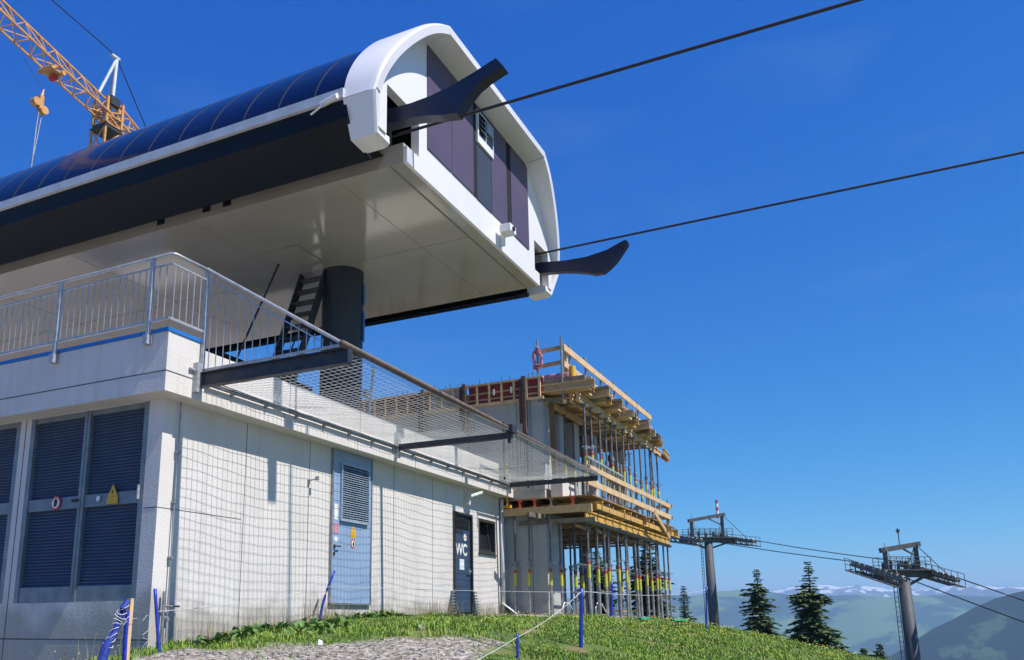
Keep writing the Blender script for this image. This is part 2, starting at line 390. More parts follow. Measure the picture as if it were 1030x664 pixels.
# ------------------------------------------------------------------ haze
hz = MB().box(-12000, 12500, -12000, 12500, -475, 270).build('haze', bpy.data.materials.new('haze_air'), loc=(0, 0, 0))
hm = hz.data.materials[0]; hm.use_nodes = True; hn = hm.node_tree.nodes; hn.remove(hn['Principled BSDF'])
pv = hn.new('ShaderNodeVolumePrincipled'); pv.inputs['Color'].default_value = (.43, .68, 1.0, 1); pv.inputs['Density'].default_value = 2.2e-4; pv.inputs['Anisotropy'].default_value = 0.0
hm.node_tree.links.new(pv.outputs[0], hn['Material Output'].inputs['Volume'])
tag(hz, kind='stuff')

# ================================================================== CONCRETE BUILDING
Y0, X0 = 8.046, 7.83
bld = empty('concrete_building', (13, 8.05, 0), 'long pale concrete building with grey louvre doors, blue door and WC door', 'building')
XE = 18.68
w = MB()
# front wall (faces -y) with recesses for the two doors and the window
def wall_cells(w, xs, holes, y0, y1, z0, z1):
    zs = sorted({z0, z1} | {h[2] for h in holes} | {h[3] for h in holes}); xs = sorted({*xs} | {h[0] for h in holes} | {h[1] for h in holes})
    for a, b_ in zip(xs, xs[1:]):
        run = None
        for c, d in zip(zs, zs[1:]):
            mx_, mz = (a+b_)/2, (c+d)/2
            if any(h[0] < mx_ < h[1] and h[2] < mz < h[3] for h in holes): continue
            w.box(a, b_, y0, y1, c, d)
wall_cells(w, [X0, XE], [(11.57, 12.81, .23, 2.80), (16.05, 16.94, .10, 2.21), (17.33, 18.25, 1.42, 2.19)], Y0, 8.298, -1.6, 2.80)
w.box(X0+.35, XE, Y0+.45, 20, -1.6, 2.9)
# side wall (faces -x) with louvre openings
yz = [(8.30, 10.56, .235, 2.775), (10.78, 13.04, .235, 2.775)]
ys = [8.298, 8.30, 10.56, 10.78, 13.04, 20]
for a, b_ in zip(ys, ys[1:]):
    if (a, b_) in ((8.30, 10.56), (10.78, 13.04)):
        w.box(X0, X0+.3, a, b_, -1.6, .235); w.box(X0, X0+.3, a, b_, 2.775, 2.80)
    else: w.box(X0, X0+.3, a, b_, -1.6, 2.80)
w.build('wall', M_conc, bld)
# formwork joints
j = MB()
for x in (9.45, 10.98, 13.62, 15.15): j.box(x-.006, x+.006, Y0-.002, Y0+.01, -.5, 2.80)
for z in (-.23,): j.box(X0-.002, X0+.01, Y0, 20, z-.008, z+.008)
j.box(X0-.002, X0+.01, 10.66, 10.675, -1, 2.78)
j.box(X0-.002, X0+.01, Y0+.02, 8.28, 1.375, 1.387)
j.box(X0, 9.4, Y0-.002, Y0+.01, 1.375, 1.385)
each(j, 'wall_joint', M_seam, bld)
# projecting roof slab and parapet
s = MB()
s.box(7.52, 8.12, 7.74, 20, 2.78, 3.55)
s.box(8.12, XE-.4, 7.74, 8.6, 2.78, 2.99)
s.box(XE-.4, XE+.02, 7.74, 8.6, 2.78, 2.985)
s.box(8.12, XE-.35, 7.96, 8.18, 2.99, 3.57)
s.box(8.12, XE, 8.6, 20, 2.95, 3.05)
s.build('roof_slab', M_conc, bld)
j = MB()
j.box(7.517, 7.53, 7.745, 20, 3.03, 3.044); j.box(7.52, 8.12, 7.737, 7.75, 3.03, 3.044)
for x in (9.9, 11.9, 13.9, 15.9): j.box(x-.005, x+.005, 7.737, 7.75, 2.78, 2.99); j.box(x+.4, x+.41, 7.957, 7.965, 2.99, 3.56)
each(j, 'slab_joint', M_seam, bld)
B(7.505, 7.56, 7.73, 20, 3.552, 3.60).box(7.56, 8.12, 7.725, 7.78, 3.552, 3.60).build('edge_strip', M_blueline, bld)
# ledge pipe on wall top
MB().tube((8.2, 7.70, 3.02), (18.25, 7.70, 3.02), .03, 8).build('ledge_pipe', M_galvd, bld, smooth=True)
k = MB()
for i in range(14): k.box(8.7+i*.72, 8.74+i*.72, 7.69, 7.74, 2.96, 3.05)
each(k, 'pipe_bracket', M_galvd, bld)
# downpipe / conductor wire at the corner with brackets
c = MB().tube((8.07, 8.0, -.45), (8.075, 8.0, 2.78), .010, 6)
for z in (-.0, .75, 1.45, 2.1): c.box(8.05, 8.10, 7.98, 8.05, z, z+.03)
c.build('lightning_conductor', M_galvd, bld)
MB().tube((7.98, 7.98, -.5), (7.98, 7.98, .35), .02, 8).tube((7.98, 7.98, .17), (8.25, 7.98, .17), .014, 6).build('ground_stub', M_galvd, bld)
MB().tube((18.52, 7.98, 0), (18.52, 7.98, 2.75), .045, 10).build('downpipe', M_wpaint, bld, smooth=True)
MB().prism([(18.42, 7.55, .03), (18.72, 7.55, .03), (18.62, 7.95, .32), (18.45, 7.95, .32)], (0, .06, .03)).build('downpipe_shoe', M_wpaint, bld)
# louvre doors
for (a, b_, z0, z1) in yz:
    d = MB(); X = X0+.03; fw = .085
    mid = (a+b_)/2
    for y in (a, mid-.055, mid+.005, b_-fw): 
        d.box(X-.03, X+.05, y, y+(fw if y in (a, b_-fw) else .05), z0, z1)
    for (p, q) in ((a+fw, mid-.055), (mid+.055, b_-fw)):
        d.box(X-.015, X+.05, p, q, z1-.07, z1); d.box(X-.015, X+.05, p, q, 1.46, 1.62); d.box(X-.02, X+.05, p, q, z0, z0+.20)
    root = d.build('louvre_door', M_frame, bld)
    for (p, q) in ((a+fw, mid-.055), (mid+.055, b_-fw)):
        for (c0, c1) in ((z0+.20, 1.46), (1.62, z1-.07)):
            L = MB(); nn = int((c1-c0)/.042)
            for i in range(nn):
                z = c0 + (i+.5)*(c1-c0)/nn
                L.add([(X+.012, p, z-.018), (X+.012, q, z-.018), (X+.045, q, z+.016), (X+.045, p, z+.016), (X+.016, p, z-.022), (X+.016, q, z-.022)], [(0, 1, 2, 3), (0, 4, 5, 1)])
            L.box(X+.05, X+.06, p, q, c0, c1)
            L.build('louvre_panel', M_louvre, root)
    if a < 9:
        B(X-.036, X-.03, 9.46, 9.60, 1.54, 1.58).build('name_plate', M_bpaint, root)
        def disc(x, y, z, r, m, nm, par, n=20, th=.004, ax='x'):
            pts = [(x, y+r*cos(t*2*pi/n), z+r*sin(t*2*pi/n)) if ax == 'x' else (x+r*cos(t*2*pi/n), y, z+r*sin(t*2*pi/n)) for t in range(n)]
            return MB().prism(pts, (th, 0, 0) if ax == 'x' else (0, th, 0)).build(nm, m, par)
        sg = disc(X-.036, 9.90, 1.55, .095, M_red, 'prohibition_sign', root)
        disc(X-.040, 9.90, 1.55, .072, M_wpaint, 'sign_face', sg)
        MB().prism([(X-.044, 9.93, 1.50), (X-.044, 9.88, 1.50), (X-.044, 9.865, 1.56), (X-.044, 9.88, 1.60), (X-.044, 9.91, 1.61), (X-.044, 9.925, 1.58)], (.003, 0, 0)).build('hand_mark', M_bpaint, sg)
        disc(X-.036, 9.10, 1.555, .038, M_wpaint, 'round_sticker', root)
        tr = MB().prism([(X-.036, 8.93, 1.57), (X-.036, 8.75, 1.57), (X-.036, 8.84, 1.73)], (.004, 0, 0)); tr.box(X-.036, X-.032, 8.74, 8.94, 1.47, 1.565)
        ts = tr.build('warning_sign', M_yellow, root)
        MB().prism([(X-.040, 8.85, 1.66), (X-.040, 8.83, 1.625), (X-.040, 8.845, 1.625), (X-.040, 8.835, 1.59), (X-.040, 8.86, 1.635), (X-.040, 8.845, 1.635)], (.003, 0, 0)).build('bolt_mark', M_bpaint, ts)
        MB().tube((X-.05, 8.37, 1.5), (X-.05, 8.37, 1.68), .018, 8).build('door_hinge', M_galv, root)
# blue door
d = B(11.60, 12.78, Y0-.03, Y0+.03, .26, 2.78).build('blue_door', M_bluedoor, bld)
B(11.57, 11.60, Y0-.045, Y0+.05, .23, 2.80).box(12.78, 12.81, Y0-.045, Y0+.05, .23, 2.80).box(11.60, 12.78, Y0-.04, Y0+.05, 2.78, 2.80).box(11.57, 12.81, Y0-.05, Y0+.05, .23, .26).build('door_frame', M_galvd, d)
v = B(11.83, 12.64, Y0-.033, Y0-.028, 1.62, 2.54).build('vent_panel', M_ventback, d)
L = MB(); L.box(11.80, 11.83, Y0-.075, Y0-.03, 1.59, 2.57).box(12.64, 12.67, Y0-.075, Y0-.03, 1.59, 2.57).box(11.83, 12.64, Y0-.075, Y0-.03, 1.59, 1.62).box(11.83, 12.64, Y0-.075, Y0-.03, 2.54, 2.57)
for i in range(24):
    z = 1.64+i*.0375; L.add([(11.83, Y0-.072, z-.016), (12.64, Y0-.072, z-.016), (12.64, Y0-.036, z+.016), (11.83, Y0-.036, z+.016)], [(0, 1, 2, 3)])
L.build('vent_blades', M_ventblue, v)
B(11.655, 11.76, Y0-.034, Y0-.03, 1.60, 1.86).box(11.655, 11.77, Y0-.034, Y0-.03, 1.24, 1.32).build('notice', M_wpaint, d)
B(11.655, 11.78, Y0-.034, Y0-.03, 1.38, 1.55).build('pink_notice', M_pinkb, d)
MB().prism([(12.15, Y0-.034, 1.42), (12.31, Y0-.034, 1.42), (12.23, Y0-.034, 1.56)], (0, .004, 0)).box(12.15, 12.31, Y0-.034, Y0-.03, 1.34, 1.415).build('warning_sign', M_yellow, d)
sg = MB().prism([(12.23+.075*cos(t*pi/10), Y0-.034, 1.24+.075*sin(t*pi/10)) for t in range(20)], (0, .004, 0)).build('prohibition_sign', M_red, d)
MB().prism([(12.23+.055*cos(t*pi/10), Y0-.037, 1.24+.055*sin(t*pi/10)) for t in range(20)], (0, .003, 0)).build('sign_face', M_wpaint, sg)
B(12.215, 12.25, Y0-.042, Y0-.039, 1.205, 1.27).build('hand_mark', M_bpaint, sg)
MB().box(11.65, 11.69, Y0-.05, Y0-.03, 1.13, 1.19).tube((11.67, Y0-.08, 1.165), (11.79, Y0-.08, 1.165), .012, 8).box(11.65, 11.69, Y0-.045, Y0-.03, 1.02, 1.07).build('handle', M_bpaint, d)
# WC door
d = B(16.09, 16.90, Y0+.05, Y0+.09, .13, 2.17).build('wc_door', M_navydoor, bld)
B(16.05, 16.09, Y0-.01, Y0+.12, .10, 2.21).box(16.90, 16.94, Y0-.01, Y0+.12, .10, 2.21).box(16.09, 16.90, Y0-.01, Y0+.12, 2.17, 2.21).box(16.05, 16.94, Y0-.03, Y0+.12, .07, .10).build('door_frame', M_winframe, d)
B(16.15, 16.84, Y0+.04, Y0+.05, 1.86, 2.12).build('transom_pane', M_pane, d)
B(16.13, 16.55, Y0+.042, Y0+.05, 1.78, 1.83).build('door_closer', M_bpaint, d)
MB().tube((16.84, Y0-.01, .98), (16.70, Y0-.01, .98), .012, 8).box(16.825, 16.86, Y0+.03, Y0+.05, .92, 1.04).build('handle', M_galv, d)
B(16.38, 16.60, Y0+.046, Y0+.05, 1.01, 1.23).build('notice', M_wpaint, d)
d.location.y -= .042
def text_mesh(txt, size, name, m, parent, org, bold=.02, squeeze=1.0):
    cu = bpy.data.curves.new('lettering', 'FONT'); cu.body = txt; cu.size = size; cu.align_x = 'CENTER'; cu.align_y = 'CENTER'; cu.offset = bold; cu.extrude = .002; cu.resolution_u = 4
    t = bpy.data.objects.new('lettering', cu); COL.objects.link(t)
    bpy.context.view_layer.update()
    me = bpy.data.meshes.new_from_object(t.evaluated_get(bpy.context.evaluated_depsgraph_get()))
    vs_ = [(org[0]+v.co.x*squeeze, org[1]-v.co.z, org[2]+v.co.y) for v in me.vertices]; fs_ = [tuple(p.vertices) for p in me.polygons]
    bpy.data.objects.remove(t); bpy.data.meshes.remove(me); bpy.data.curves.remove(cu)
    return MB().add(vs_, fs_).build(name, m, parent)
text_mesh('WC', .34, 'lettering', M_wpaint, d, (16.47, Y0+.045, 1.42), bold=.010, squeeze=.92)
sg = MB().prism([(16.66+.07*cos(t*pi/10), Y0+.046, 1.70+.075*sin(t*pi/10)) for t in range(20)], (0, .004, 0)).build('round_sign', M_wpaint, d)
B(16.61, 16.71, Y0+.043, Y0+.046, 1.685, 1.705).build('sign_bar', M_red, sg)
# window
f = B(17.33, 17.39, Y0-.01, Y0+.15, 1.42, 2.19).box(18.19, 18.25, Y0-.01, Y0+.15, 1.42, 2.19).box(17.39, 18.19, Y0-.01, Y0+.15, 1.42, 1.48).box(17.39, 18.19, Y0-.01, Y0+.15, 2.13, 2.19).build('window', M_winframe, bld)
MB().prism([(17.45, Y0+.10, 1.50), (18.14, Y0+.10, 1.50), (18.14, Y0+.22, 2.12), (17.45, Y0+.22, 2.12)], (0, .03, 0)).build('pane', M_pane, f)
MB().bar((17.44, Y0+.09, 1.50), (17.44, Y0+.21, 2.12), .05, .05).bar((18.15, Y0+.09, 1.50), (18.15, Y0+.21, 2.12), .05, .05).bar((17.42, Y0+.09, 1.50), (18.17, Y0+.09, 1.50), .05, .05).build('sash', M_winframe, f)
B(17.30, 18.28, Y0-.04, Y0, 1.395, 1.42).build('sill', M_winframe, f)
# wall lamp and shadow bracket
lp = MB().tube((16.60, Y0, 2.42), (16.60, Y0-.14, 2.42), .02, 8).tube((16.60, Y0-.14, 2.38), (16.62, Y0-.14, 2.60), .02, 8).bar((16.60, Y0-.14, 2.58), (16.86, Y0-.30, 2.68), .13, .06)
tag(lp.build('wall_lamp', M_wpaint, None, bevel=.01), 'small white floodlight on a bracket above the WC door', 'lamp')
lp = MB().box(10.93, 10.97, Y0-.03, Y0, 2.08, 2.16).tube((10.95, Y0-.02, 2.14), (11.0, Y0-.14, 2.18), .008, 6).box(10.98, 11.03, Y0-.16, Y0-.12, 2.15, 2.21)
tag(lp.build('wall_shadow_bracket', M_galvd), 'small grey bracket standing in for a shadow on the wall left of the blue door', 'sensor')  # small modelled piece stands in for a shadow on the wall
# brick reveals either side of the WC door: stacked grey slats
for nm, x in (('left', 15.78), ('right', 16.98)):
    s_ = MB()
    for i in range(8):
        wd = .26 - i*.024
        xa = x+.25-wd if nm == 'left' else x
        s_.box(xa, xa+wd, Y0-.06, Y0-.003, .10+i*.06, .135+i*.06)
    tag(s_.build('grate_stack', M_galvd), 'small stepped stack of grey slats at the %s foot of the WC door' % nm, 'grate')

# ------------------------------------------------------------------ roof railing and safety net
def railing_bits(root, segs):
    pass
rl = empty('balcony_railing', (7.5, 9, 3.5), 'galvanised roof railing with thin vertical bars along the louvre door side', 'railing')
XR, YR = 7.475, 7.70
def post(x, y, z0, z1, par): 
    return B(x-.022, x+.022, y-.022, y+.022, z0, z1).box(x-.05, x+.05, y-.04, y+.04, z0-.05, z0+.07).build('post', M_galv, par)
for y in (8.05, 9.77, 11.49, 13.21, 14.93): post(XR, y, 3.45, 4.57, rl)
post(8.10, YR, 3.02, 4.60, rl)
MB().path([(XR, 16.6, 4.57), (XR, YR+.04, 4.57), (XR+.03, YR, 4.57), (8.10, YR, 4.575)], .022, 8).build('handrail', M_galv, rl, smooth=True)
MB().bar((XR, 16.6, 4.43), (XR, YR, 4.43), .02, .02).bar((XR, YR, 4.43), (8.1, YR, 4.43), .02, .02).bar((XR, 16.6, 3.70), (XR, YR, 3.70), .03, .03).bar((XR, YR, 3.70), (8.1, YR, 3.70), .03, .03).build('rail', M_galv, rl)
bl = MB(); y = 7.8
while y < 16.5: bl.tube((XR, y, 3.70), (XR, y, 4.43), .007, 5); y += .118
for i in range(5): x = XR+.05+i*.115; bl.tube((x, YR, 3.70), (x, YR, 4.43), .007, 5)
each(bl, 'baluster', M_galv, rl)
tri = empty('end_railing', (8.1, 7.7, 3.1), 'triangular end railing sloping down along the first outrigger beam', 'railing')
MB().tube((8.1, 7.68, 4.57), (8.1, 5.5, 3.20), .022, 8).build('handrail', M_galv, tri)
MB().bar((8.1, 7.68, 3.17), (8.1, 5.5, 3.19), .03, .03).bar((8.1, 7.68, 4.45), (8.1, 5.8, 3.27), .018, .018).build('rail', M_galv, tri)
bl = MB()
for i in range(17):
    y = 7.60 - i*.12; z = 4.50 - (7.68-y)*.628
    if z > 3.2: bl.tube((8.1, y, 3.18), (8.1, y, z), .007, 5)
each(bl, 'baluster', M_galv, tri)
MB().tube((7.9, 7.72, 3.15), (8.3, 7.72, 3.15), .02).box(7.98, 8.06, 7.66, 7.74, 2.86, 3.25).build('bracket', M_galv, tri)

nt = empty('safety_net_frame', (13, 7.7, 3.0), 'steel outrigger frame carrying a white safety net along the wall top', 'safety net')
def ibeam(w, p, q, wd, h):
    p = Vector(p); q = Vector(q); t = .014
    w.bar(p+Vector((0, 0, h/2)), q+Vector((0, 0, h/2)), wd, t); w.bar(p-Vector((0, 0, h/2)), q-Vector((0, 0, h/2)), wd, t); w.bar(p, q, t, h-t)
    return w
ibeam(MB(), (8.08, 7.74, 3.03), (8.08, 5.40, 3.03), .10, .18).box(8.03, 8.13, 5.385, 5.40, 2.94, 3.12).build('outrigger_beam', M_steel, nt)
MB().bar((13.15, 7.74, 3.03), (13.15, 5.45, 3.03), .08, .10).build('outrigger_beam', M_steel, nt)
MB().bar((18.30, 7.74, 3.03), (18.30, 5.55, 3.03), .08, .10).build('outrigger_beam', M_steel, nt)
MB().tube((7.95, 5.42, 3.15), (18.36, 5.60, 3.15), .043, 12).build('edge_pipe', M_pipe, nt, smooth=True)
for x in (13.15, 18.30): B(x-.05, x+.05, 7.66, 7.74, 2.84, 3.30).build('bracket', M_galv, nt)
MB().tube((13.15, 5.5, 3.02), (13.15, 5.5, 2.9), .035, 8).box(13.05, 13.25, 5.40, 5.52, 3.07, 3.2).build('pipe_clamp', M_steel, nt)
ne = MB()
random.seed(3)
def netz(x, y):
    u = (y-5.45)/2.25; vv = ((x-8.1) % 5.1)/5.1
    return 3.10 - .10*sin(pi*max(0, min(1, u)))*min(1, 1.6*sin(pi*vv)) 
ny = 25; nxx = 103
ph = [random.uniform(0, 6.28) for _ in range(200)]
for i in range(ny+1):
    y = 5.47 + i*(2.22/ny); pts = []
    for k in range(0, 206):
        x = 8.15 + k*.0493
        pts.append((x, y+.010*sin(x*2.3+1.0)+.006*sin(x*7.1+ph[i]), netz(x, y)))
    ne.path(pts, .0029, 4)
for k in range(nxx):
    x = 8.15 + k*.0985; pts = []
    for i in range(0, 13):
        y = 5.45 + i*2.25/12
        pts.append((x+.006*sin(y*5+ph[k]), y, netz(x, y)))
    ne.path(pts, .0035, 4)
no = ne.build('net', M_net, nt)
MB().path([(8.2, 7.66, 3.06)] + [(8.2+i*.5, 7.66, 3.04+.01*(i % 2)) for i in range(1, 21)], .012, 6).build('net_cable', M_galv, nt)
# small leaning white rod behind the net
tag(MB().tube((14.1, 9.0, 3.05), (14.38, 9.0, 5.05), .03, 8).box(14.05, 14.25, 8.95, 9.05, 4.35, 4.5).build('leaning_rod', M_wpaint), 'thin white rod leaning on the roof right of the dark column', 'rod')

# ================================================================== LIFT STATION
st = empty('lift_station', (12.85, 6, 3.05), 'overhanging cable car station with blue barrel roof and curved white gable', 'station')
CX = 12.87; YB = 30.0
prof = [(3.22, 6.70), (3.60, 6.72), (3.83, 7.27), (3.75, 7.64), (3.55, 8.05), (3.24, 8.47), (2.86, 8.87), (2.50, 9.15), (2.14, 9.34), (0, 9.34)]
def catmull(p, n=4):
    out = []
    for i in range(len(p)-1):
        a = p[max(i-1, 0)]; b_ = p[i]; c = p[i+1]; d_ = p[min(i+2, len(p)-1)]
        for k in range(n):
            t = k/n
            out.append(tuple(.5*((2*b_[j_]) + (-a[j_]+c[j_])*t + (2*a[j_]-5*b_[j_]+4*c[j_]-d_[j_])*t*t + (-a[j_]+3*b_[j_]-3*c[j_]+d_[j_])*t**3) for j_ in (0, 1)))
    out.append(p[-1]); return out
half = [prof[0], prof[1]] + catmull(prof[2:-1], 4) + prof[-1:]
full = [(-u, z) for u, z in half] + [(u, z) for u, z in half[::-1][1:]]
def inset(pl, d):
    out = []
    for i, p in enumerate(pl):
        a = pl[max(i-1, 0)]; b_ = pl[min(i+1, len(pl)-1)]
        t = Vector((b_[0]-a[0], b_[1]-a[1])).normalized()
        out.append((p[0]+t.y*d, p[1]-t.x*d))
    return out
def yfront(z): return 5.72 - .175*(z-7.25) if z > 7.0 else 5.76 + .2*(7.0-z)
# shell: outer skin, rounded nose, front rim, inner skin
rows = []
outer = full; inn = inset(full, .17); inn2 = inset(full, .05)
N = len(full)
sh = []
for i in range(N):
    yf = yfront(outer[i][1]); 
    sh.append([(CX+outer[i][0], 6.24, outer[i][1]), (CX+outer[i][0], yf+.10, outer[i][1]), (CX+.6*outer[i][0]+.4*inn2[i][0], yf+.03, .6*outer[i][1]+.4*inn2[i][1]), (CX+inn2[i][0], yf, inn2[i][1]),
               (CX+inn[i][0], yf+.01, inn[i][1]), (CX+inn[i][0], yf+.06, inn[i][1]-0), (CX+inset(full, .24)[i][0], 6.0, inset(full, .24)[i][1]), (CX+inset(full, .24)[i][0], 6.24, inset(full, .24)[i][1])])
K = len(sh[0]); m_ = MB()
m_.add([p for r in sh for p in r], [(i*K+k, (i+1)*K+k, (i+1)*K+(k+1) % K, i*K+(k+1) % K) for i in range(N-1) for k in range(K)] + [tuple(range(K)), tuple(range((N-1)*K+K-1, (N-1)*K-1, -1))])
so_ = m_.build('gable_shell', M_white, st, smooth=False)
for p in so_.data.polygons: p.use_smooth = True
es = so_.modifiers.new('split', 'EDGE_SPLIT'); es.split_angle = radians(22)
# roof skin between the eaves
upper = [(u, z) for u, z in full if z >= 7.40]
upper = [(-3.81, 7.42)] + upper + [(3.81, 7.42)]
upi = inset(upper, .06); ui2 = inset(upper, .14)
def sweep(prof_o, prof_i, y0, y1, step=None):
    w = MB(); n_ = len(prof_o)
    v = [(CX+p[0], y0, p[1]) for p in prof_o] + [(CX+p[0], y1, p[1]) for p in prof_o] + [(CX+p[0], y0, p[1]) for p in prof_i] + [(CX+p[0], y1, p[1]) for p in prof_i]
    f = []
    for i in range(n_-1):
        f += [(i, i+1, n_+i+1, n_+i), (2*n_+i, 3*n_+i, 3*n_+i+1, 2*n_+i+1), (i, 2*n_+i, 2*n_+i+1, i+1), (n_+i, n_+i+1, 3*n_+i+1, 3*n_+i)]
    f += [(0, n_, 3*n_, 2*n_), (n_-1, 3*n_-1, 4*n_-1, 2*n_-1)]
    return w.add(v, f)
rf = sweep(upi, ui2, 6.20, YB).build('roof', M_glass, st, smooth=True)
rf.modifiers.new('split', 'EDGE_SPLIT').split_angle = radians(40)
y = 6.82
while y < YB:
    rb = sweep(inset(upper, .054), inset(upper, .062), y-.008, y+.008); 
    rb.build('roof_rib', M_rib, rf); y += .67
for sx in (-1, 1):
    # white eaves stripe
    a = CX+sx*3.74; b_ = CX+sx*3.86
    B(min(a, b_), max(a, b_), 6.22, YB, 7.27, 7.42).build('eaves_stripe', M_whiteg, st)
    # leaning dark fascia
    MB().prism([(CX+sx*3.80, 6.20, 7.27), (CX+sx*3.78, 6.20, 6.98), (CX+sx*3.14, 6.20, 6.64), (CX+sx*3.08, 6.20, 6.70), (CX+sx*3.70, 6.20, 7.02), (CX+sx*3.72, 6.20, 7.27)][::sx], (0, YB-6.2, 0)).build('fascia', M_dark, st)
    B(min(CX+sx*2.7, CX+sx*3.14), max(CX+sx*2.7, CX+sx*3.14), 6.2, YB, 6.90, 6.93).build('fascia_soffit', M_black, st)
# white spotlight / camera on the stripe
tag(MB().tube((9.05, 6.62, 7.28), (9.0, 6.30, 7.30), .045, 10).bar((9.02, 6.5, 7.28), (8.98, 6.75, 7.12), .02, .02).build('camera_tube', M_wpaint, loc=(9.05, 6.6, 7.2)), 'small white camera tube on the white stripe under the blue roof', 'camera')
# soffit tub
SX0, SX1, SY0 = 10.12, 15.68, 5.86
tub = B(SX0, SX1, SY0, YB, 6.70, 7.04).build('soffit', M_soffit, st)
se = MB()
for y in (7.05, 10.05, 13.05, 16.05, 19.05): se.box(SX0+.02, SX1-.02, y-.003, y+.003, 6.697, 6.70)
se.box(12.897, 12.903, SY0+.25, YB, 6.696, 6.70)
se.box(SX0, SX1, SY0+.22, SY0+.245, 6.69, 6.70)
each(se, 'soffit_seam', M_soffseam, tub)
hs = MB()
for y in (9.2, 9.65, 10.7): hs.box(SX0-.02, SX0+.01, y, y+.16, 6.80, 6.93)
each(hs, 'vent_slot', M_black, tub)
B(11.72, 12.58, 9.02, 9.93, 6.692, 6.70).build('hatch', M_soffseam, tub)
B(11.74, 12.56, 9.04, 9.91, 6.687, 6.692).build('hatch_cover', M_soffit, tub)
for sx in (-1, 1): B(min(CX+sx*3.838, CX+sx*3.83), max(CX+sx*3.838, CX+sx*3.83), 5.80, 6.23, 7.262, 7.27).build('shell_joint', M_whiteg, st)
# gable wall with cable openings
YG = 5.80
def topz(x):
    u = abs(x-CX)
    pl = [(p[0], p[1]) for p in inset(full, .20) if p[0] >= 0]
    best = 9.1
    pl = sorted([p for p in pl if p[1] > 7.1], key=lambda p: p[0])
    for (a, za), (b_, zb) in zip(pl, pl[1:]):
        if a <= u <= b_: return za+(zb-za)*(u-a)/max(1e-6, b_-a)
    return 7.2 if u > 3 else 9.12
gw = MB(); xs = sorted(set([round(9.30+i*.1, 3) for i in range(int((16.44-9.30)/.1)+1)] + [9.53, 10.10, 10.50, 15.42, 15.68, 16.22]))
for a, b_ in zip(xs, xs[1:]):
    mid = (a+b_)/2
    def cell(z0a, z0b, z1a, z1b):
        gw.add([(a, YG, z0a), (b_, YG, z0b), (b_, YG, z1b), (a, YG, z1a), (a, YG+.14, z0a), (b_, YG+.14, z0b), (b_, YG+.14, z1b), (a, YG+.14, z1a)],
               [(0, 1, 2, 3), (7, 6, 5, 4), (0, 4, 5, 1), (3, 2, 6, 7), (0, 3, 7, 4), (1, 5, 6, 2)])
    ta, tb = topz(a)+.05, topz(b_)+.05
    if 9.53 < mid < 10.50: cell(7.66, 7.66, max(ta, 7.7), max(tb, 7.7))
    elif 15.42 < mid < 16.22: cell(7.62, 7.62, max(ta, 7.7), max(tb, 7.7))
    elif mid < 9.53 or mid > 16.22: cell(6.85, 6.85, max(ta, 6.9), max(tb, 6.9))
    else: cell(7.04, 7.04, ta, tb)
gw.box(SX0, 10.50, YG, YG+.06, 6.70, 6.97); gw.box(10.50, 15.42, YG, YG+.06, 6.70, 7.04); gw.box(15.42, SX1, YG, YG+.06, 6.70, 6.97)
gw.build('gable_wall', M_white, st)
B(SX0-.0, SX0+.16, YG-.004, YG, 6.71, 6.96).build('edge_plate', M_whiteg, st)
def panel(x0, x1, z0, nm, m, proud=.02, z1=None, par=st):
    pl = MB(); k = max(2, int((x1-x0)/.1)); pts = [(x0, YG-proud, z0), (x1, YG-proud, z0)]
    for i in range(k+1):
        x = x1-(x1-x0)*i/k; pts.append((x, YG-proud, (topz(x)-.0) if z1 is None else z1))
    return pl.prism(pts, (0, proud-.002, 0)).build(nm, m, par)
for a, b_ in ((10.76, 11.605), (11.62, 12.46), (13.25, 13.97), (14.19, 15.09)): panel(a, b_, 7.26, 'cladding_panel', M_purple)
panel(12.47, 12.60, 7.25, 'panel_gap', M_black, .012); panel(13.98, 14.18, 7.25, 'panel_gap', M_black, .012)
panel(12.61, 13.24, 7.25, 'cladding_panel', M_slate, .018, 8.35)
panel(12.61, 13.24, 9.0, 'panel_gap', M_slate, .018)
lw = panel(12.60, 13.30, 8.36, 'louvre_window', M_wpaint, .05, 9.0)
B(12.65, 12.93, YG-.06, YG-.05, 8.52, 8.96).box(12.97, 13.25, YG-.06, YG-.05, 8.52, 8.96).build('window_pane', M_pane, lw)
lv = MB()
for i in range(4):
    z = 8.62+i*.10; lv.prism([(12.65, YG-.10, z-.03), (12.93, YG-.10, z-.03), (12.93, YG-.06, z+.03), (12.65, YG-.06, z+.03)], (0, 0, .01))
lv.box(12.97, 13.25, YG-.075, YG-.06, 8.74, 8.96)
lv.build('louvre_slat', M_ventblue, lw)
# interior: black plate added to block light behind the openings, and pulley machinery
B(9.9, 15.8, 8.6, 8.7, 7.05, 8.3).build('light_blocker', M_black, st)
im = MB()
for x in (9.75, 9.95, 10.3): im.box(x, x+.04, 6.2, 6.26, 6.9, 7.6)
im.tube((9.6, 6.4, 7.15), (10.5, 6.4, 7.15), .06, 8).bar((10.1, 6.1, 7.45), (10.5, 6.3, 7.1), .05, .05)
for x in (15.6, 15.95): im.box(x, x+.04, 6.2, 6.26, 6.9, 7.6)
each(im, 'guide_bracket', M_steel, st)
# camera box on the gable corner
cb = MB().box(13.62, 13.66, 5.70, 5.80, 6.74, 7.0).box(13.42, 13.70, 5.50, 5.72, 6.93, 7.08)
cc = tag(cb.build('camera_box', M_wpaint, loc=(13.6, 5.8, 6.75), bevel=.01), 'white camera box on a bracket at the lower edge of the white gable', 'camera')
MB().tube((13.55, 5.50, 7.0), (13.55, 5.47, 7.0), .045, 12).build('lens', M_bpaint, cc)
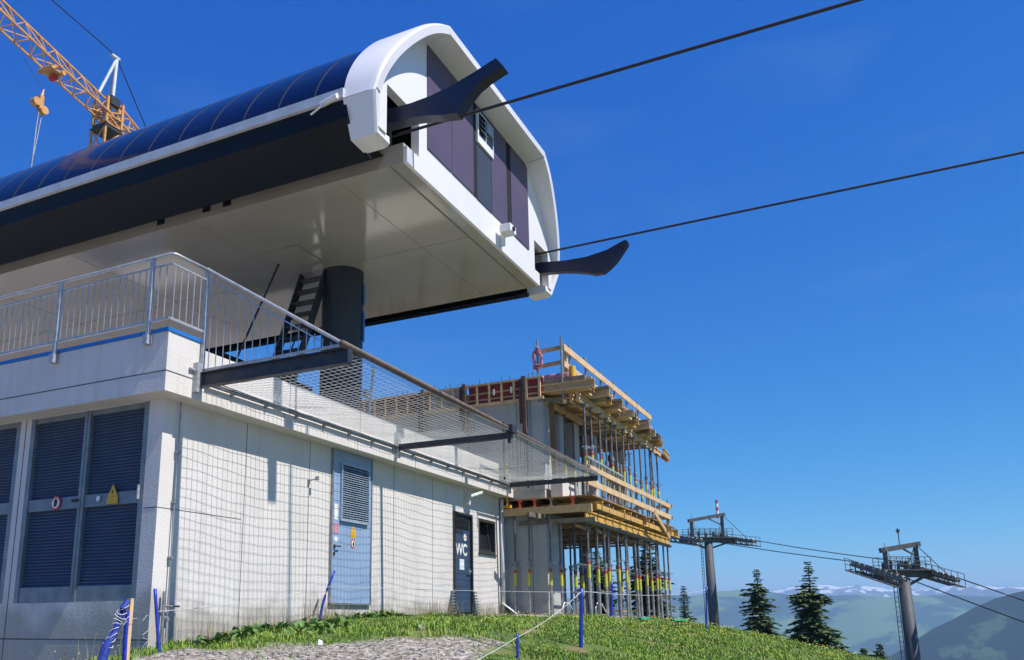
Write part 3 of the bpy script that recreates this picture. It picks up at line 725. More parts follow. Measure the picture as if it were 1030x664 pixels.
# guide fins, each a thick curved plate
def fin(x, pts, th):
    return MB().prism([(x, y, z) for y, z in pts], (th, 0, 0))
f1 = [(6.6, 7.58), (6.03, 7.56), (5.65, 7.54), (5.3, 7.56), (4.96, 7.62), (4.6, 7.72), (4.24, 7.84), (4.13, 7.68), (4.40, 7.585), (4.56, 7.50), (4.72, 7.35), (4.88, 7.15), (5.13, 7.19), (5.35, 7.25), (5.6, 7.29), (6.03, 7.31), (6.6, 7.32)]
fin(9.75, [(y*.98, z*.98) for y, z in f1], .20).build('cable_guide', M_navy, st)
f2 = [(6.6, 7.32), (5.81, 7.30), (5.3, 7.235), (4.84, 7.225), (4.41, 7.285), (4.10, 7.40), (4.02, 7.42), (3.97, 7.38), (3.98, 7.32), (4.10, 7.17), (4.22, 7.02), (4.36, 6.90), (4.50, 6.81), (4.70, 6.82), (4.85, 6.88), (5.1, 6.95), (5.38, 7.01), (5.82, 7.05), (6.6, 7.05)]
fin(15.87, f2, .14).build('cable_guide', M_navy, st)
# column
cl = MB().tube((13.25, 9.03, 3.05), (13.25, 9.03, 6.70), .405, 40).build('support_column', M_column, st, smooth=True)
cl.modifiers.new('split', 'EDGE_SPLIT').split_angle = radians(40)
ws = MB()
for z in (5.28, 6.02, 6.50, 4.3): ws.tube((13.25, 9.03, z), (13.25, 9.03, z+.012), .408, 40)
ws.build('weld_seam', M_steel, cl)
MB().bar((13.42, 8.64, 5.28), (13.42, 8.64, 5.88), .14, .02, (.4, -.9, 0)).bar((13.42, 8.64, 6.02), (13.42, 8.64, 6.42), .14, .02, (.4, -.9, 0)).build('blue_plate', M_blueline, cl)
cl2 = MB().tube((12.9, 22, 3.05), (12.9, 22, 6.70), .405, 32).build('support_column', M_column, st, smooth=True)
# access stair
sr = MB()
for y in (9.22, 9.80): sr.bar((12.95, y, 6.68), (11.55, y, 3.05), .035, .16, (1, 0, .4))
sr = sr.build('access_stair', M_steel, st)
tr = MB()
for i in range(13):
    t = (i+.6)/13.2; x = 12.95-1.40*t; z = 6.68-3.63*t; tr.box(x-.11, x+.08, 9.24, 9.78, z-.012, z+.012)
tr.build('tread', M_steel, sr)
MB().path([(12.25, 9.85, 6.68), (11.05, 9.85, 4.2), (10.7, 9.85, 3.05)], .02, 6).path([(11.7, 9.2, 4.35), (12.1, 9.2, 5.2)], .015, 6).build('stair_handrail', M_steel, sr)
# low dark machine housing on the roof under the station
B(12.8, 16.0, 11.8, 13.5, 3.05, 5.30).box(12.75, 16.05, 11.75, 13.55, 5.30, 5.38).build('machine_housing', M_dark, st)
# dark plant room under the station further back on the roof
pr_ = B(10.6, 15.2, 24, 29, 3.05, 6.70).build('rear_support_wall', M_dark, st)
# ropes
def rope(name, a, b_, r, sag, label, n=24, grp=None):
    a = Vector(a); b_ = Vector(b_); pts = []
    for i in range(n+1):
        t = i/n; p = a.lerp(b_, t); p.z -= sag*4*t*(1-t); pts.append(p)
    return tag(MB().path(pts, r, 8).build(name, M_cable, smooth=True), label, 'cable', grp)
rope('haul_rope', (10.30, 8.4, 7.33), (10.34, -40, 7.25), .023, 0, 'black haul rope leaving the left gable opening under the curved guide')
rope('haul_rope', (15.88, 8.4, 7.50), (15.86, -40, 7.62), .023, 0, 'black haul rope leaving the right gable opening above the pointed guide')

# ================================================================== NEW BUILDING UNDER CONSTRUCTION
nb = empty('concrete_shell', (22, 8, 0), 'unfinished grey concrete shell building wrapped in timber formwork', 'building')
XN, YN = 18.70, 6.95
w = MB()
w.box(XN, XN+.25, YN, 8.04, -.4, 2.40)
w.box(XN+.25, 19.78, YN, YN+.25, -.4, 2.40)
w.box(XN, XN+.25, 8.04, 14, -.4, 2.40)
w.build('wall', M_concg, nb)
w = MB(); w.box(XN, XN+.25, YN, 14.5, 2.95, 5.15)
w.box(XN+.25, 19.35, YN, YN+.25, 2.95, 5.0)
w.build('upper_wall', M_concg, nb)
w = MB()
for a, b_ in ((19.85, 20.2), (21.0, 21.4), (22.7, 23.0), (25.4, 25.8)): w.box(a, b_, YN, YN+.25, 2.95, 5.0)
each(w, 'pier', M_concg, nb)
B(XN+.25, 22.6, 10.2, 10.45, 2.95, 5.0).build('inner_wall', M_concg, nb)
B(19.5, 22.9, 8.0, 8.03, 3.5, 5.0).build('interior_shade_sheet', M_woodbr, nb)  # brown sheet added to stand in for shade in the upper interior
w = MB()
for x, y in ((23.2, 8.4), (26.4, 8.4), (26.4, 11.5)): w.box(x, x+.3, y, y+.3, -.4, 2.4)
w.box(19.2, 22.2, 11.3, 11.55, -.4, 2.4)
each(w, 'pillar', M_concg, nb)
B(XN+.01, 27, YN+.01, 14, 2.70, 2.95).build('floor_slab', M_concg, nb)
j = MB()
for y in (7.25, 7.62, 8.9, 10.2, 11.4): j.box(XN-.002, XN+.01, y, y+.012, 2.95, 5.15)
for y in (7.3, 7.75): j.box(XN-.002, XN+.01, y, y+.015, -.3, 2.4)
each(j, 'wall_joint', M_seam, nb)
# wall-top formwork along the -x face
fm = empty('wall_formwork', (18.6, 9.6, 5.1), 'red formwork panels with timber studs along the top of the grey wall', 'formwork')
B(XN-.06, XN-.02, 6.90, 7.30, 5.16, 5.62).box(XN-.06, XN-.02, 7.50, 8.86, 5.16, 5.62).build('panel', M_redpanel, fm)
B(XN-.06, XN-.02, 9.05, 9.9, 5.16, 5.62).build('grey_panel', M_concg, fm)
B(XN-.06, XN-.02, 9.9, 14.4, 5.16, 5.62).build('panel', M_redpanel, fm)
fr = MB()
fr.box(XN-.12, XN-.02, 6.88, 14.45, 5.10, 5.16).box(XN-.12, XN-.02, 6.88, 14.45, 5.62, 5.66)
y = 6.95; 
while y < 14.4:
    if not (7.28 < y < 7.5 or 8.86 < y < 9.0): fr.box(XN-.12, XN-.06, y, y+.045, 5.16, 5.62)
    y += .33
fr.build('stud_frame', M_woodb, fm)
for y, z0 in ((7.32, 4.3), (8.92, 4.55), (10.10, 4.3), (12.0, 4.3)):
    B(XN-.16, XN-.06, y, y+.09, z0, 5.70).box(XN-.14, XN-.04, y+.11, y+.17, z0+.25, 5.64).build('waler', M_rust, fm)
B(XN-.13, XN-.121, 8.13, 8.18, 5.33, 5.48).box(XN-.13, XN-.121, 7.67, 7.72, 5.33, 5.48).build('white_plate', M_wpaint, fm)
rng = random.Random(5)
for i in range(46):
    y = 7.05+i*.16; h = .10+rng.random()*.10
    MB().bar((XN+.1+rng.uniform(-.03, .1), y, 5.6), (XN+.1+rng.uniform(-.03, .1), y+rng.uniform(-.02, .02), 5.66+h), .012, .012).build('rebar', M_rebar, fm)
tag(MB().box(XN-.14, XN-.03, 8.75, 8.95, 4.45, 4.62).tube((XN-.1, 8.7, 4.2), (XN-.1, 9.05, 4.6), .03, 6).build('clamp_bundle', M_pipe), 'rusty clamp hanging on the grey upper wall behind the net', 'clamp')

# decks: primary beams, joists, sheets
def h20(w, p, q, h=.20, wd=.08):
    p = Vector(p); q = Vector(q); e = Vector((0, 0, h/2-.02))
    w.bar(p+e, q+e, wd, .04); w.bar(p-e, q-e, wd, .04); w.bar(p, q, .03, h-.08); return w
ld = empty('lower_deck', (22.5, 6.6, 2.3), 'lower formwork deck of yellow and brown timber beams on steel props', 'formwork')
for y in (6.02, 7.2, 8.3, 9.4):
    x0 = 19.0 if y > 6.5 else 18.75
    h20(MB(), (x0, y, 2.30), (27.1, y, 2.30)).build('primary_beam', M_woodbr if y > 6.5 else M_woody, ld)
B(18.46, 18.56, 5.78, 7.92, 2.33, 2.50).build('edge_plank', M_wood, ld)
B(18.62, 18.66, 5.76, 7.6, 2.12, 2.22).build('edge_plank', M_woodg, ld)
x = 19.0; k = 0
rng = random.Random(11)
while x < 27.0:
    yy = 5.70 + rng.uniform(-.14, .10)
    h20(MB(), (x, yy, 2.51), (x, 12.2, 2.51)).build('joist', (M_woody, M_woodg, M_ply, M_woody)[k % 4], ld); k += 1
    x += .62
for y, m in ((7.88, M_woodg), (7.55, M_woodbr), (7.18, M_woodbr), (6.78, M_woodg), (6.25, M_woodbr)):
    h20(MB(), (18.58, y, 2.60), (19.6, y, 2.60), .19).build('end_joist', m, ld)
    if m is M_woodbr: B(18.572, 18.58, y-.045, y+.045, 2.66, 2.70).box(18.572, 18.58, y-.045, y+.045, 2.50, 2.54).box(18.572, 18.58, y-.02, y+.02, 2.54, 2.66).build('beam_end', M_endred, ld)
B(18.6, 27.1, 5.78, 11.8, 2.70, 2.725).build('deck_sheet', M_ply, ld).location.z = 0
B(18.66, 27.15, 5.70, 5.74, 2.40, 2.52).build('fascia_board', M_woody, ld)
B(18.9, 27.1, 5.95, 6.07, 2.125, 2.18).build('lower_plank', M_woodg, ld)
MB().bar((18.1, 7.15, 2.30), (20.2, 6.35, 2.22), .06, .10).build('loose_board', M_woodg, ld)
MB().bar((23.9, 5.66, 2.86), (25.6, 5.66, 2.30), .04, .14).build('diagonal_board', M_wood, ld)

ud = empty('upper_deck', (22.5, 6.6, 5.1), 'upper formwork deck with stacked timber beam ends sticking out at the front', 'formwork')
for y in (6.16, 7.3, 8.4, 9.5):
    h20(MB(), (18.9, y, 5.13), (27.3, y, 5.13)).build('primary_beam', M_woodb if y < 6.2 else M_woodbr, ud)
h20(MB(), (18.95, 6.33, 5.13), (24.5, 6.33, 5.13)).build('primary_beam', M_woodb, ud)
tips = [(18.95, 5.83), (19.45, 6.0), (19.95, 5.76), (20.4, 5.85), (20.85, 5.98), (21.35, 5.83), (21.9, 5.95), (22.45, 5.82), (23.0, 5.9), (23.55, 5.98), (24.15, 5.83), (24.75, 5.95), (25.3, 5.93), (25.9, 5.97), (26.5, 6.05), (27.05, 6.12)]
tips = [(x*.985, y-.17) for x, y in tips]
for i, (x, y) in enumerate(tips):
    m = (M_wood, M_ply, M_woodb, M_woodg, M_woody)[i % 5]
    h20(MB(), (x, y-.03, 5.34), (x, 11.8, 5.34)).build('joist', m, ud)
    if i % 3 == 2: B(x-.16, x-.04, y-.05, 7.6, 5.40, 5.46).build('loose_plank', M_woodg, ud)
B(18.75, 27.2, 6.35, 11.8, 5.44, 5.465).build('deck_sheet', M_ply, ud)
MB().box(18.66, 18.78, 5.86, 7.05, 5.40, 5.56).build('end_plank', M_woodg, ud)
MB().bar((18.72, 7.0, 5.12), (19.5, 6.1, 5.05), .08, .10).build('end_plank', M_woodg, ud)
MB().bar((18.8, 6.9, 5.06), (21.2, 6.75, 5.0), .10, .12).build('diagonal_board', M_wood, ud)
h20(MB(), (26.4, 5.85, 5.03), (27.45, 5.95, 5.03)).build('end_beam', M_woody, ud)
B(26.9, 27.6, 5.98, 6.06, 4.92, 5.06).build('end_beam', M_endred, ud)

# stacked boards on the upper deck front and loose timber, each bundle staggered
rng = random.Random(31)
for i, (x, y) in enumerate(tips[:-1]):
    q = MB()
    for lay in range(5):
        a = x+rng.uniform(.0, .12); yy = y+rng.uniform(-.06, .24)+.04*(4-lay); wd = rng.uniform(.22, .42)
        q.box(a, a+wd, yy, yy+1.6, 5.242+lay*.058, 5.242+lay*.058+.048)
    each(q, 'loose_plank', (M_wood, M_woodb, M_woodg, M_woodb)[i % 4], ud)
for i in range(14):
    x = 19.3+i*.55; q = MB(); yy = rng.uniform(5.95, 6.2); z = 2.02+rng.uniform(0, .04)
    q.bar((x, yy, z+.16), (x+rng.uniform(-.1, .1), 9.8, z+.16), .10, .05); q.build('cross_plank', (M_woodg, M_ply, M_wood)[i % 3], ld)
for i in range(13):
    x = 19.2+i*.58; MB().bar((x, 6.2+rng.uniform(0, .2), 2.12), (x+rng.uniform(.8, 1.6), 6.3+rng.uniform(0, .5), 2.10), .09, .04).build('loose_plank', (M_wood, M_woodg)[i % 2], ld)
for i, (x, y, dx, z1) in enumerate(((19.4, 7.3, .35, 4.9), (20.4, 7.35, -.3, 4.8), (21.5, 7.4, .5, 4.9), (22.7, 7.3, -.2, 4.7))):
    tag(MB().bar((x, y, 2.96), (x+dx, y-.1, z1), .10, .05).build('leaning_board', (M_woodbr, M_woodg)[i % 2]), ('dark board leaning in the upper storey right behind the corner', 'grey board leaning in the upper storey, second from the corner', 'dark board leaning in the upper storey above the lower deck middle', 'grey board leaning in the upper storey furthest from the corner')[i], 'board')
tag(MB().bar((19.9, 7.6, -.05), (20.6, 7.5, 2.0), .14, .05).build('leaning_board', M_woodbr), 'dark board leaning between the props under the lower deck', 'board')
tag(MB().tube((19.0, 6.3, 1.20), (26.6, 6.25, 1.16), .024, 8).build('brace_tube', M_propin), 'grey horizontal brace tube clamped across the front props', 'tube')
tag(MB().tube((21.0, 8.0, -.02), (22.3, 8.05, 2.0), .024, 8).build('brace_tube', M_propin), 'grey tube leaning diagonally between props under the lower deck', 'tube')
# guard rails
gr = empty('upper_guard_rail', (23, 6.4, 5.45), 'pale timber guard rail on steel posts around the top deck', 'guard rail')
B(18.72, 27.2, 6.36, 6.40, 6.26, 6.42).build('rail_board', M_woodb, gr)
B(18.72, 26.0, 6.37, 6.40, 5.86, 6.0).build('rail_board', M_woodb, gr)
MB().bar((18.70, 7.12, 6.29), (18.70, 6.35, 6.33), .04, .10).build('rail_board', M_wood, gr)
MB().bar((18.70, 7.16, 5.92), (18.70, 6.35, 5.96), .04, .10).build('rail_board', M_wood, gr)
MB().bar((26.0, 6.38, 5.95), (27.4, 6.5, 5.80), .04, .12).build('rail_board', M_wood, gr)
B(19.05, 19.15, 6.42, 6.50, 5.46, 6.38).build('upright', M_woodb, gr)
for x, y in ((18.66, 7.02), (18.68, 6.42), (19.35, 6.44), (20.6, 6.44), (21.9, 6.44), (23.2, 6.44), (24.5, 6.44), (25.8, 6.44), (27.1, 6.44)):
    p = MB().tube((x, y, 5.05 if x < 18.8 else 5.45), (x, y, 6.58), .030, 8)
    if abs(x-20.6) < .1: p.bar((x-.15, y, 6.55), (x+.15, y, 6.55), .03, .03)
    p = p.build('rail_post', M_galvd, gr)
    if x < 20: MB().tube((x, y, 5.92), (x, y, 6.12), .028, 8).build('yellow_tag', M_tagy, p)
    elif int(x*10) % 2 == 0: MB().tube((x, y, 6.05), (x, y, 6.25), .028, 8).build('red_tag', M_tagr, p)
gl = empty('lower_guard_rail', (23, 5.95, 2.73), 'two pale boards on steel posts along the lower deck edge', 'guard rail')
B(18.9, 27.15, 5.90, 5.94, 3.34, 3.46).build('rail_board', M_woodb, gl)
B(18.7, 27.15, 5.90, 5.94, 2.98, 3.12).build('rail_board', M_woodb, gl)
for z in (3.0, 3.36): B(27.1, 27.14, 5.85, 7.6, z, z+.1).build('rail_board', M_wood, gl)
B(27.0, 27.1, 5.96, 6.04, 2.73, 3.5).build('upright', M_wood, gl)
for x in (19.4, 20.7, 22.0, 23.3, 24.6, 25.9, 27.0): MB().tube((x, 5.97, 2.60), (x, 5.97, 3.62), .022, 8).build('rail_post', M_galvd, gl)
# aluminium ladder leaning flat on the guard rail
la = MB()
for z in (3.52, 3.72): la.bar((19.2, 6.06, z), (22.3, 6.06, z-.05), .03, .045)
for i in range(12): la.bar((19.35+i*.25, 6.06, 3.50-.004*i), (19.35+i*.25, 6.06, 3.71-.004*i), .025, .025)
tag(la.build('ladder', M_galv), 'aluminium ladder laid on its side above the lower guard rail', 'ladder')
# dark steel mesh railing on the roof end
mr = MB()
for z in (3.30, 4.25): mr.bar((17.25, 7.35, z), (22.8, 7.35, z-.05), .03, .03)
for i in range(24): mr.bar((17.3+i*.235, 7.35, 3.28), (17.3+i*.235, 7.35, 4.24), .012, .012)
for i in range(4): mr.bar((17.25+i*1.4, 7.35, 2.99), (17.25+i*1.4, 7.35, 4.30), .035, .035)
# keep the part over our own roof only on the slab edge
tag(mr.build('edge_fence', M_steel), 'dark thin steel fence on the roof edge in front of the grey wall', 'fence')
# pink hose loop and rolls on the top deck corner
ph_ = []
for i in range(70):
    t = i/69*2*pi*3; ph_.append((18.64+.02*sin(t*1.7), 7.02+(.10+.04*sin(t*2.7))*cos(t), 6.12+(.24+.07*cos(t*1.3))*sin(t*1.02)))
tag(MB().path(ph_, .016, 6).build('hose_coil', M_pink), 'tangled pink red hose coil hanging on the top deck corner post', 'hose')
tag(MB().box(18.75, 19.0, 6.28, 6.92, 5.58, 5.72).build('insulation_roll', M_pinkb, bevel=.04), 'pink wrapped pack lying on the top deck corner', 'pack')
tag(MB().tube((18.85, 6.22, 5.60), (18.85, 6.22, 5.86), .08, 14).build('tape_roll', M_yellow, smooth=False), 'yellow drum standing beside the pink pack on the top deck', 'drum')
# brown props of board in the upper corner
tag(MB().bar((18.95, 6.78, 2.95), (18.9, 6.80, 5.05), .12, .06).build('upright_board', M_woodbr), 'brown board standing upright at the upper storey corner under the deck', 'board')
tag(B(18.80, 19.65, 6.55, 6.85, 2.73, 3.12).build('concrete_block', M_conc, bevel=.01), 'pale block standing on the lower deck beside the last outrigger', 'block')
tag(MB().box(18.52, 18.64, 7.76, 7.98, 2.53, 2.60).tube((18.56, 7.86, 2.56), (18.56, 7.86, 3.6), .024, 8).build('yellow_foot_post', M_yellow), 'thin post with yellow foot at the left end of the lower deck', 'post')
tag(MB().prism([(16.9, 8.3, 3.62), (17.9, 8.3, 3.62), (18.0, 8.7, 3.68), (17.0, 8.7, 3.68)], (0, 0, .03)).build('tarpaulin', M_ventblue), 'small pale blue sheet on the roof edge behind the net', 'sheet')

# steel props
def make_prop(z0, z1, collar, label, group):
    x, y = 0, 0
    t = empty('steel_prop', (0, 0, 0), label, 'prop', group)
    MB().tube((0, 0, .01), (0, 0, collar-z0), .036, 10).box(-.07, .07, -.07, .07, 0, .010).build('outer_tube', M_propout, t, smooth=False)
    MB().tube((0, 0, collar-z0), (0, 0, z1-z0), .026, 10).box(-.07, .07, -.07, .07, z1-z0-.01, z1-z0).build('inner_tube', M_propin, t)
    MB().tube((0, 0, collar-z0-.06), (0, 0, collar-z0+.05), .050, 10).bar((-.15, 0, collar-z0), (.12, .02, collar-z0+.02), .018, .018).build('collar', M_galvd, t)
    MB().tube((0, 0, collar-z0-.50), (0, 0, collar-z0-.20), .0385, 10).build('yellow_tag', M_tagy, t)
    MB().tube((0, 0, collar-z0-.20), (0, 0, collar-z0-.13), .0385, 10).build('red_tag', M_tagr, t)
    return t
protos = {}
def prop(x, y, z0, z1, collar, label, group):
    key = (z0, z1, round(collar, 2), group)
    if key not in protos:
        o = make_prop(z0, z1, collar, label, group); protos[key] = o
        o.location = (x, y, z0); o.rotation_euler.z = rng.uniform(0, 6); return o
    o = copy_tree(protos[key], (x, y, z0), label); o.rotation_euler.z = rng.uniform(0, 6); o.rotation_euler.x = rng.uniform(-.014, .014); o.rotation_euler.y = rng.uniform(-.010, .010); return o
GP = 'steel props holding up the lower deck'; GU = 'steel props holding up the upper deck'
rng = random.Random(21)
rows_l = [(6.03, 19.05, 26.95, .56, 'steel prop with yellow tag in the front row under the lower deck'),
          (6.75, 20.1, 26.9, .60, 'steel prop with yellow tag just behind the front row under the lower deck'),
          (7.5, 20.0, 26.9, .72, 'steel prop with yellow tag in the second row under the lower deck'),
          (8.5, 20.0, 26.9, .85, 'steel prop with yellow tag in the third row under the lower deck'),
          (9.6, 19.4, 26.9, 1.1, 'steel prop with yellow tag in the back row under the lower deck')]
for y, a, b_, d_, lb in rows_l:
    x = a
    while x < b_:
        prop(x+rng.uniform(-.16, .16), y+rng.uniform(-.04, .04), -.03, 2.20, 1.22+.08*(rng.randrange(3)), lb, GP); x += d_
for x, y, lb in ((18.60, 7.70, 'steel prop standing next to the end of the WC building wall'), (18.55, 7.35, 'steel prop against the shaded grey wall, second from the WC building'), (18.60, 6.85, 'steel prop at the corner of the grey wall under the edge plank'), (18.95, 6.70, 'steel prop in front of the sunlit strip of the grey wall')):
    prop(x, y, -.03, 2.32 if x < 18.9 else 2.20, 1.22, lb, GP)
rows_u = [(6.12, 19.2, 27.1, .58, 'steel prop in the front row between lower and upper deck'),
          (6.85, 19.9, 27.1, .80, 'steel prop just behind the front row between lower and upper deck'),
          (7.6, 19.8, 27.1, .80, 'steel prop in the second row between lower and upper deck'),
          (8.6, 20.2, 27.1, 1.0, 'steel prop in the third row between lower and upper deck'),
          (9.6, 20.0, 27.1, 1.2, 'steel prop in the back row between lower and upper deck')]
for y, a, b_, d_, lb in rows_u:
    x = a
    while x < b_:
        zb = 2.727 if y < 6.94 else 2.951
        prop(x+rng.uniform(-.16, .16), y+rng.uniform(-.02, .04), zb, 5.03, 3.85+.1*(rng.randrange(3)), lb, GU); x += d_

# ================================================================== CRANE
cr = empty('tower_crane', (28.6, 34.9, 0), 'orange yellow lattice tower crane rising behind the blue roof', 'crane')
def lattice(w, p, q, wd, h, n, tri=False, r=.045):
    p = Vector(p); q = Vector(q); d = (q-p).normalized(); u = Vector((0, 0, 1)) if abs(d.z) < .9 else Vector((1, 0, 0))
    a = d.cross(u).normalized()*wd/2; u = a.cross(d).normalized()*h/2
    cor = [(-a-u), (a-u), (a+u), (-a+u)] if not tri else [(-a-u), (a-u), (u)]
    for c in cor: w.bar(p+c, q+c, r*2, r*2)
    m_ = len(cor)
    for i in range(n):
        s0 = p.lerp(q, i/n); s1 = p.lerp(q, (i+1)/n)
        for k in range(m_):
            c0 = cor[k]; c1 = cor[(k+1) % m_]
            if i % 2: c0, c1 = c1, c0
            w.bar(s0+c0, s1+c1, r, r)
            w.bar(s0+cor[k], s0+cor[(k+1) % m_], r, r)
    return w
JD = Vector((-1, -.25, 0)).normalized()
JR = Vector((28.35, 34.9, 26.9))
lattice(MB(), (28.5, 34.9, 0), (28.5, 34.9, 25.6), 1.05, 1.05, 22, r=.055).build('mast', M_crane, cr)
MB().box(27.9, 29.1, 34.3, 35.5, 25.5, 25.58).box(28.0, 29.0, 34.4, 35.4, 25.62, 25.8).build('slewing_ring', M_steel, cr)
lattice(MB(), (28.5, 34.9, 25.8), (28.5, 34.9, 27.3), 1.0, 1.0, 3, r=.07).build('slewing_frame', M_crane, cr)
lattice(MB(), JR, JR+JD*34, .95, 1.0, 32, tri=True, r=.042).build('jib', M_crane, cr)
lattice(MB(), JR-JD*.3+Vector((0, 0, -.1)), JR-JD*6.5+Vector((0, 0, -1.1)), 1.1, .8, 6, r=.05).build('counter_jib', M_crane, cr)
B(33.2, 35.0, 34.8, 36.0, 23.9, 25.4).build('counterweight', M_concg, cr)
B(28.1, 28.7, 34.25, 34.6, 26.9, 27.4).build('gearbox', M_steel, cr)
AT = Vector((28.75, 34.9, 30.2))
MB().tube((27.75, 34.9, 27.4), AT, .085, 10).tube((28.45, 34.6, 26.9), AT, .095, 10).tube((28.6, 35.3, 26.9), AT, .06, 10).box(28.35, 28.90, 34.8, 35.0, 30.15, 30.27).build('a_frame', M_grey, cr)
MB().path([AT+Vector((-.2, 0, .15)), AT.lerp(JR+JD*30, .5)+Vector((0, 0, .1)), JR+JD*30+Vector((0, 0, .7))], .03, 6).path([AT, JR-JD*6+Vector((0, 0, -.6))], .035, 6).build('pendant_rope', M_steel, cr)
TP = JR+JD*4.3
MB().box(TP.x-.32, TP.x+.32, TP.y-.4, TP.y+.4, TP.z-.80, TP.z-.70).tube((TP.x-.3, TP.y-.5, TP.z-.75), (TP.x-.3, TP.y+.5, TP.z-.75), .12, 10).tube((TP.x+.3, TP.y-.5, TP.z-.75), (TP.x+.3, TP.y+.5, TP.z-.75), .12, 10).build('trolley', M_crane, cr)
MB().tube((TP.x+.1, TP.y-.15, TP.z-1.0), (TP.x+.1, TP.y+.15, TP.z-1.0), .15, 12).build('trolley_motor', M_red, cr)
# second block hanging from its own chain further out (seen against the sky)
HX = Vector((22.96, 32.76, 23.35))
hk = tag(MB().box(HX.x-.08, HX.x+.12, HX.y-.12, HX.y+.12, HX.z-.25, HX.z+.45).box(HX.x-.28, HX.x+.05, HX.y-.10, HX.y+.10, HX.z+.0, HX.z+.18).tube((HX.x+.05, HX.y, HX.z+.4), (HX.x+.12, HX.y, HX.z+.85), .08, 8, .03).tube((HX.x-.22, HX.y-.15, HX.z+.02), (HX.x-.22, HX.y+.15, HX.z+.02), .20, 14).tube((HX.x+.20, HX.y-.15, HX.z-.22), (HX.x+.20, HX.y+.15, HX.z-.22), .20, 14).build('hook_block', M_crane, cr))
MB().path([HX+Vector((0, 0, -.3)), HX+Vector((-.03, .02, -1.2)), HX+Vector((-.05, 0, -2.6)), HX+Vector((-.08, 0, -5))], .03, 6).path([HX+Vector((.18, 0, -.3)), HX+Vector((-.02, 0, -2.6))], .022, 6).build('lifting_chain', M_galvd, cr)
MB().path([HX+Vector((.1, 0, .8)), (22.96, 34.3, 26.3)], .012, 5).build('hoist_rope', M_steel, cr)

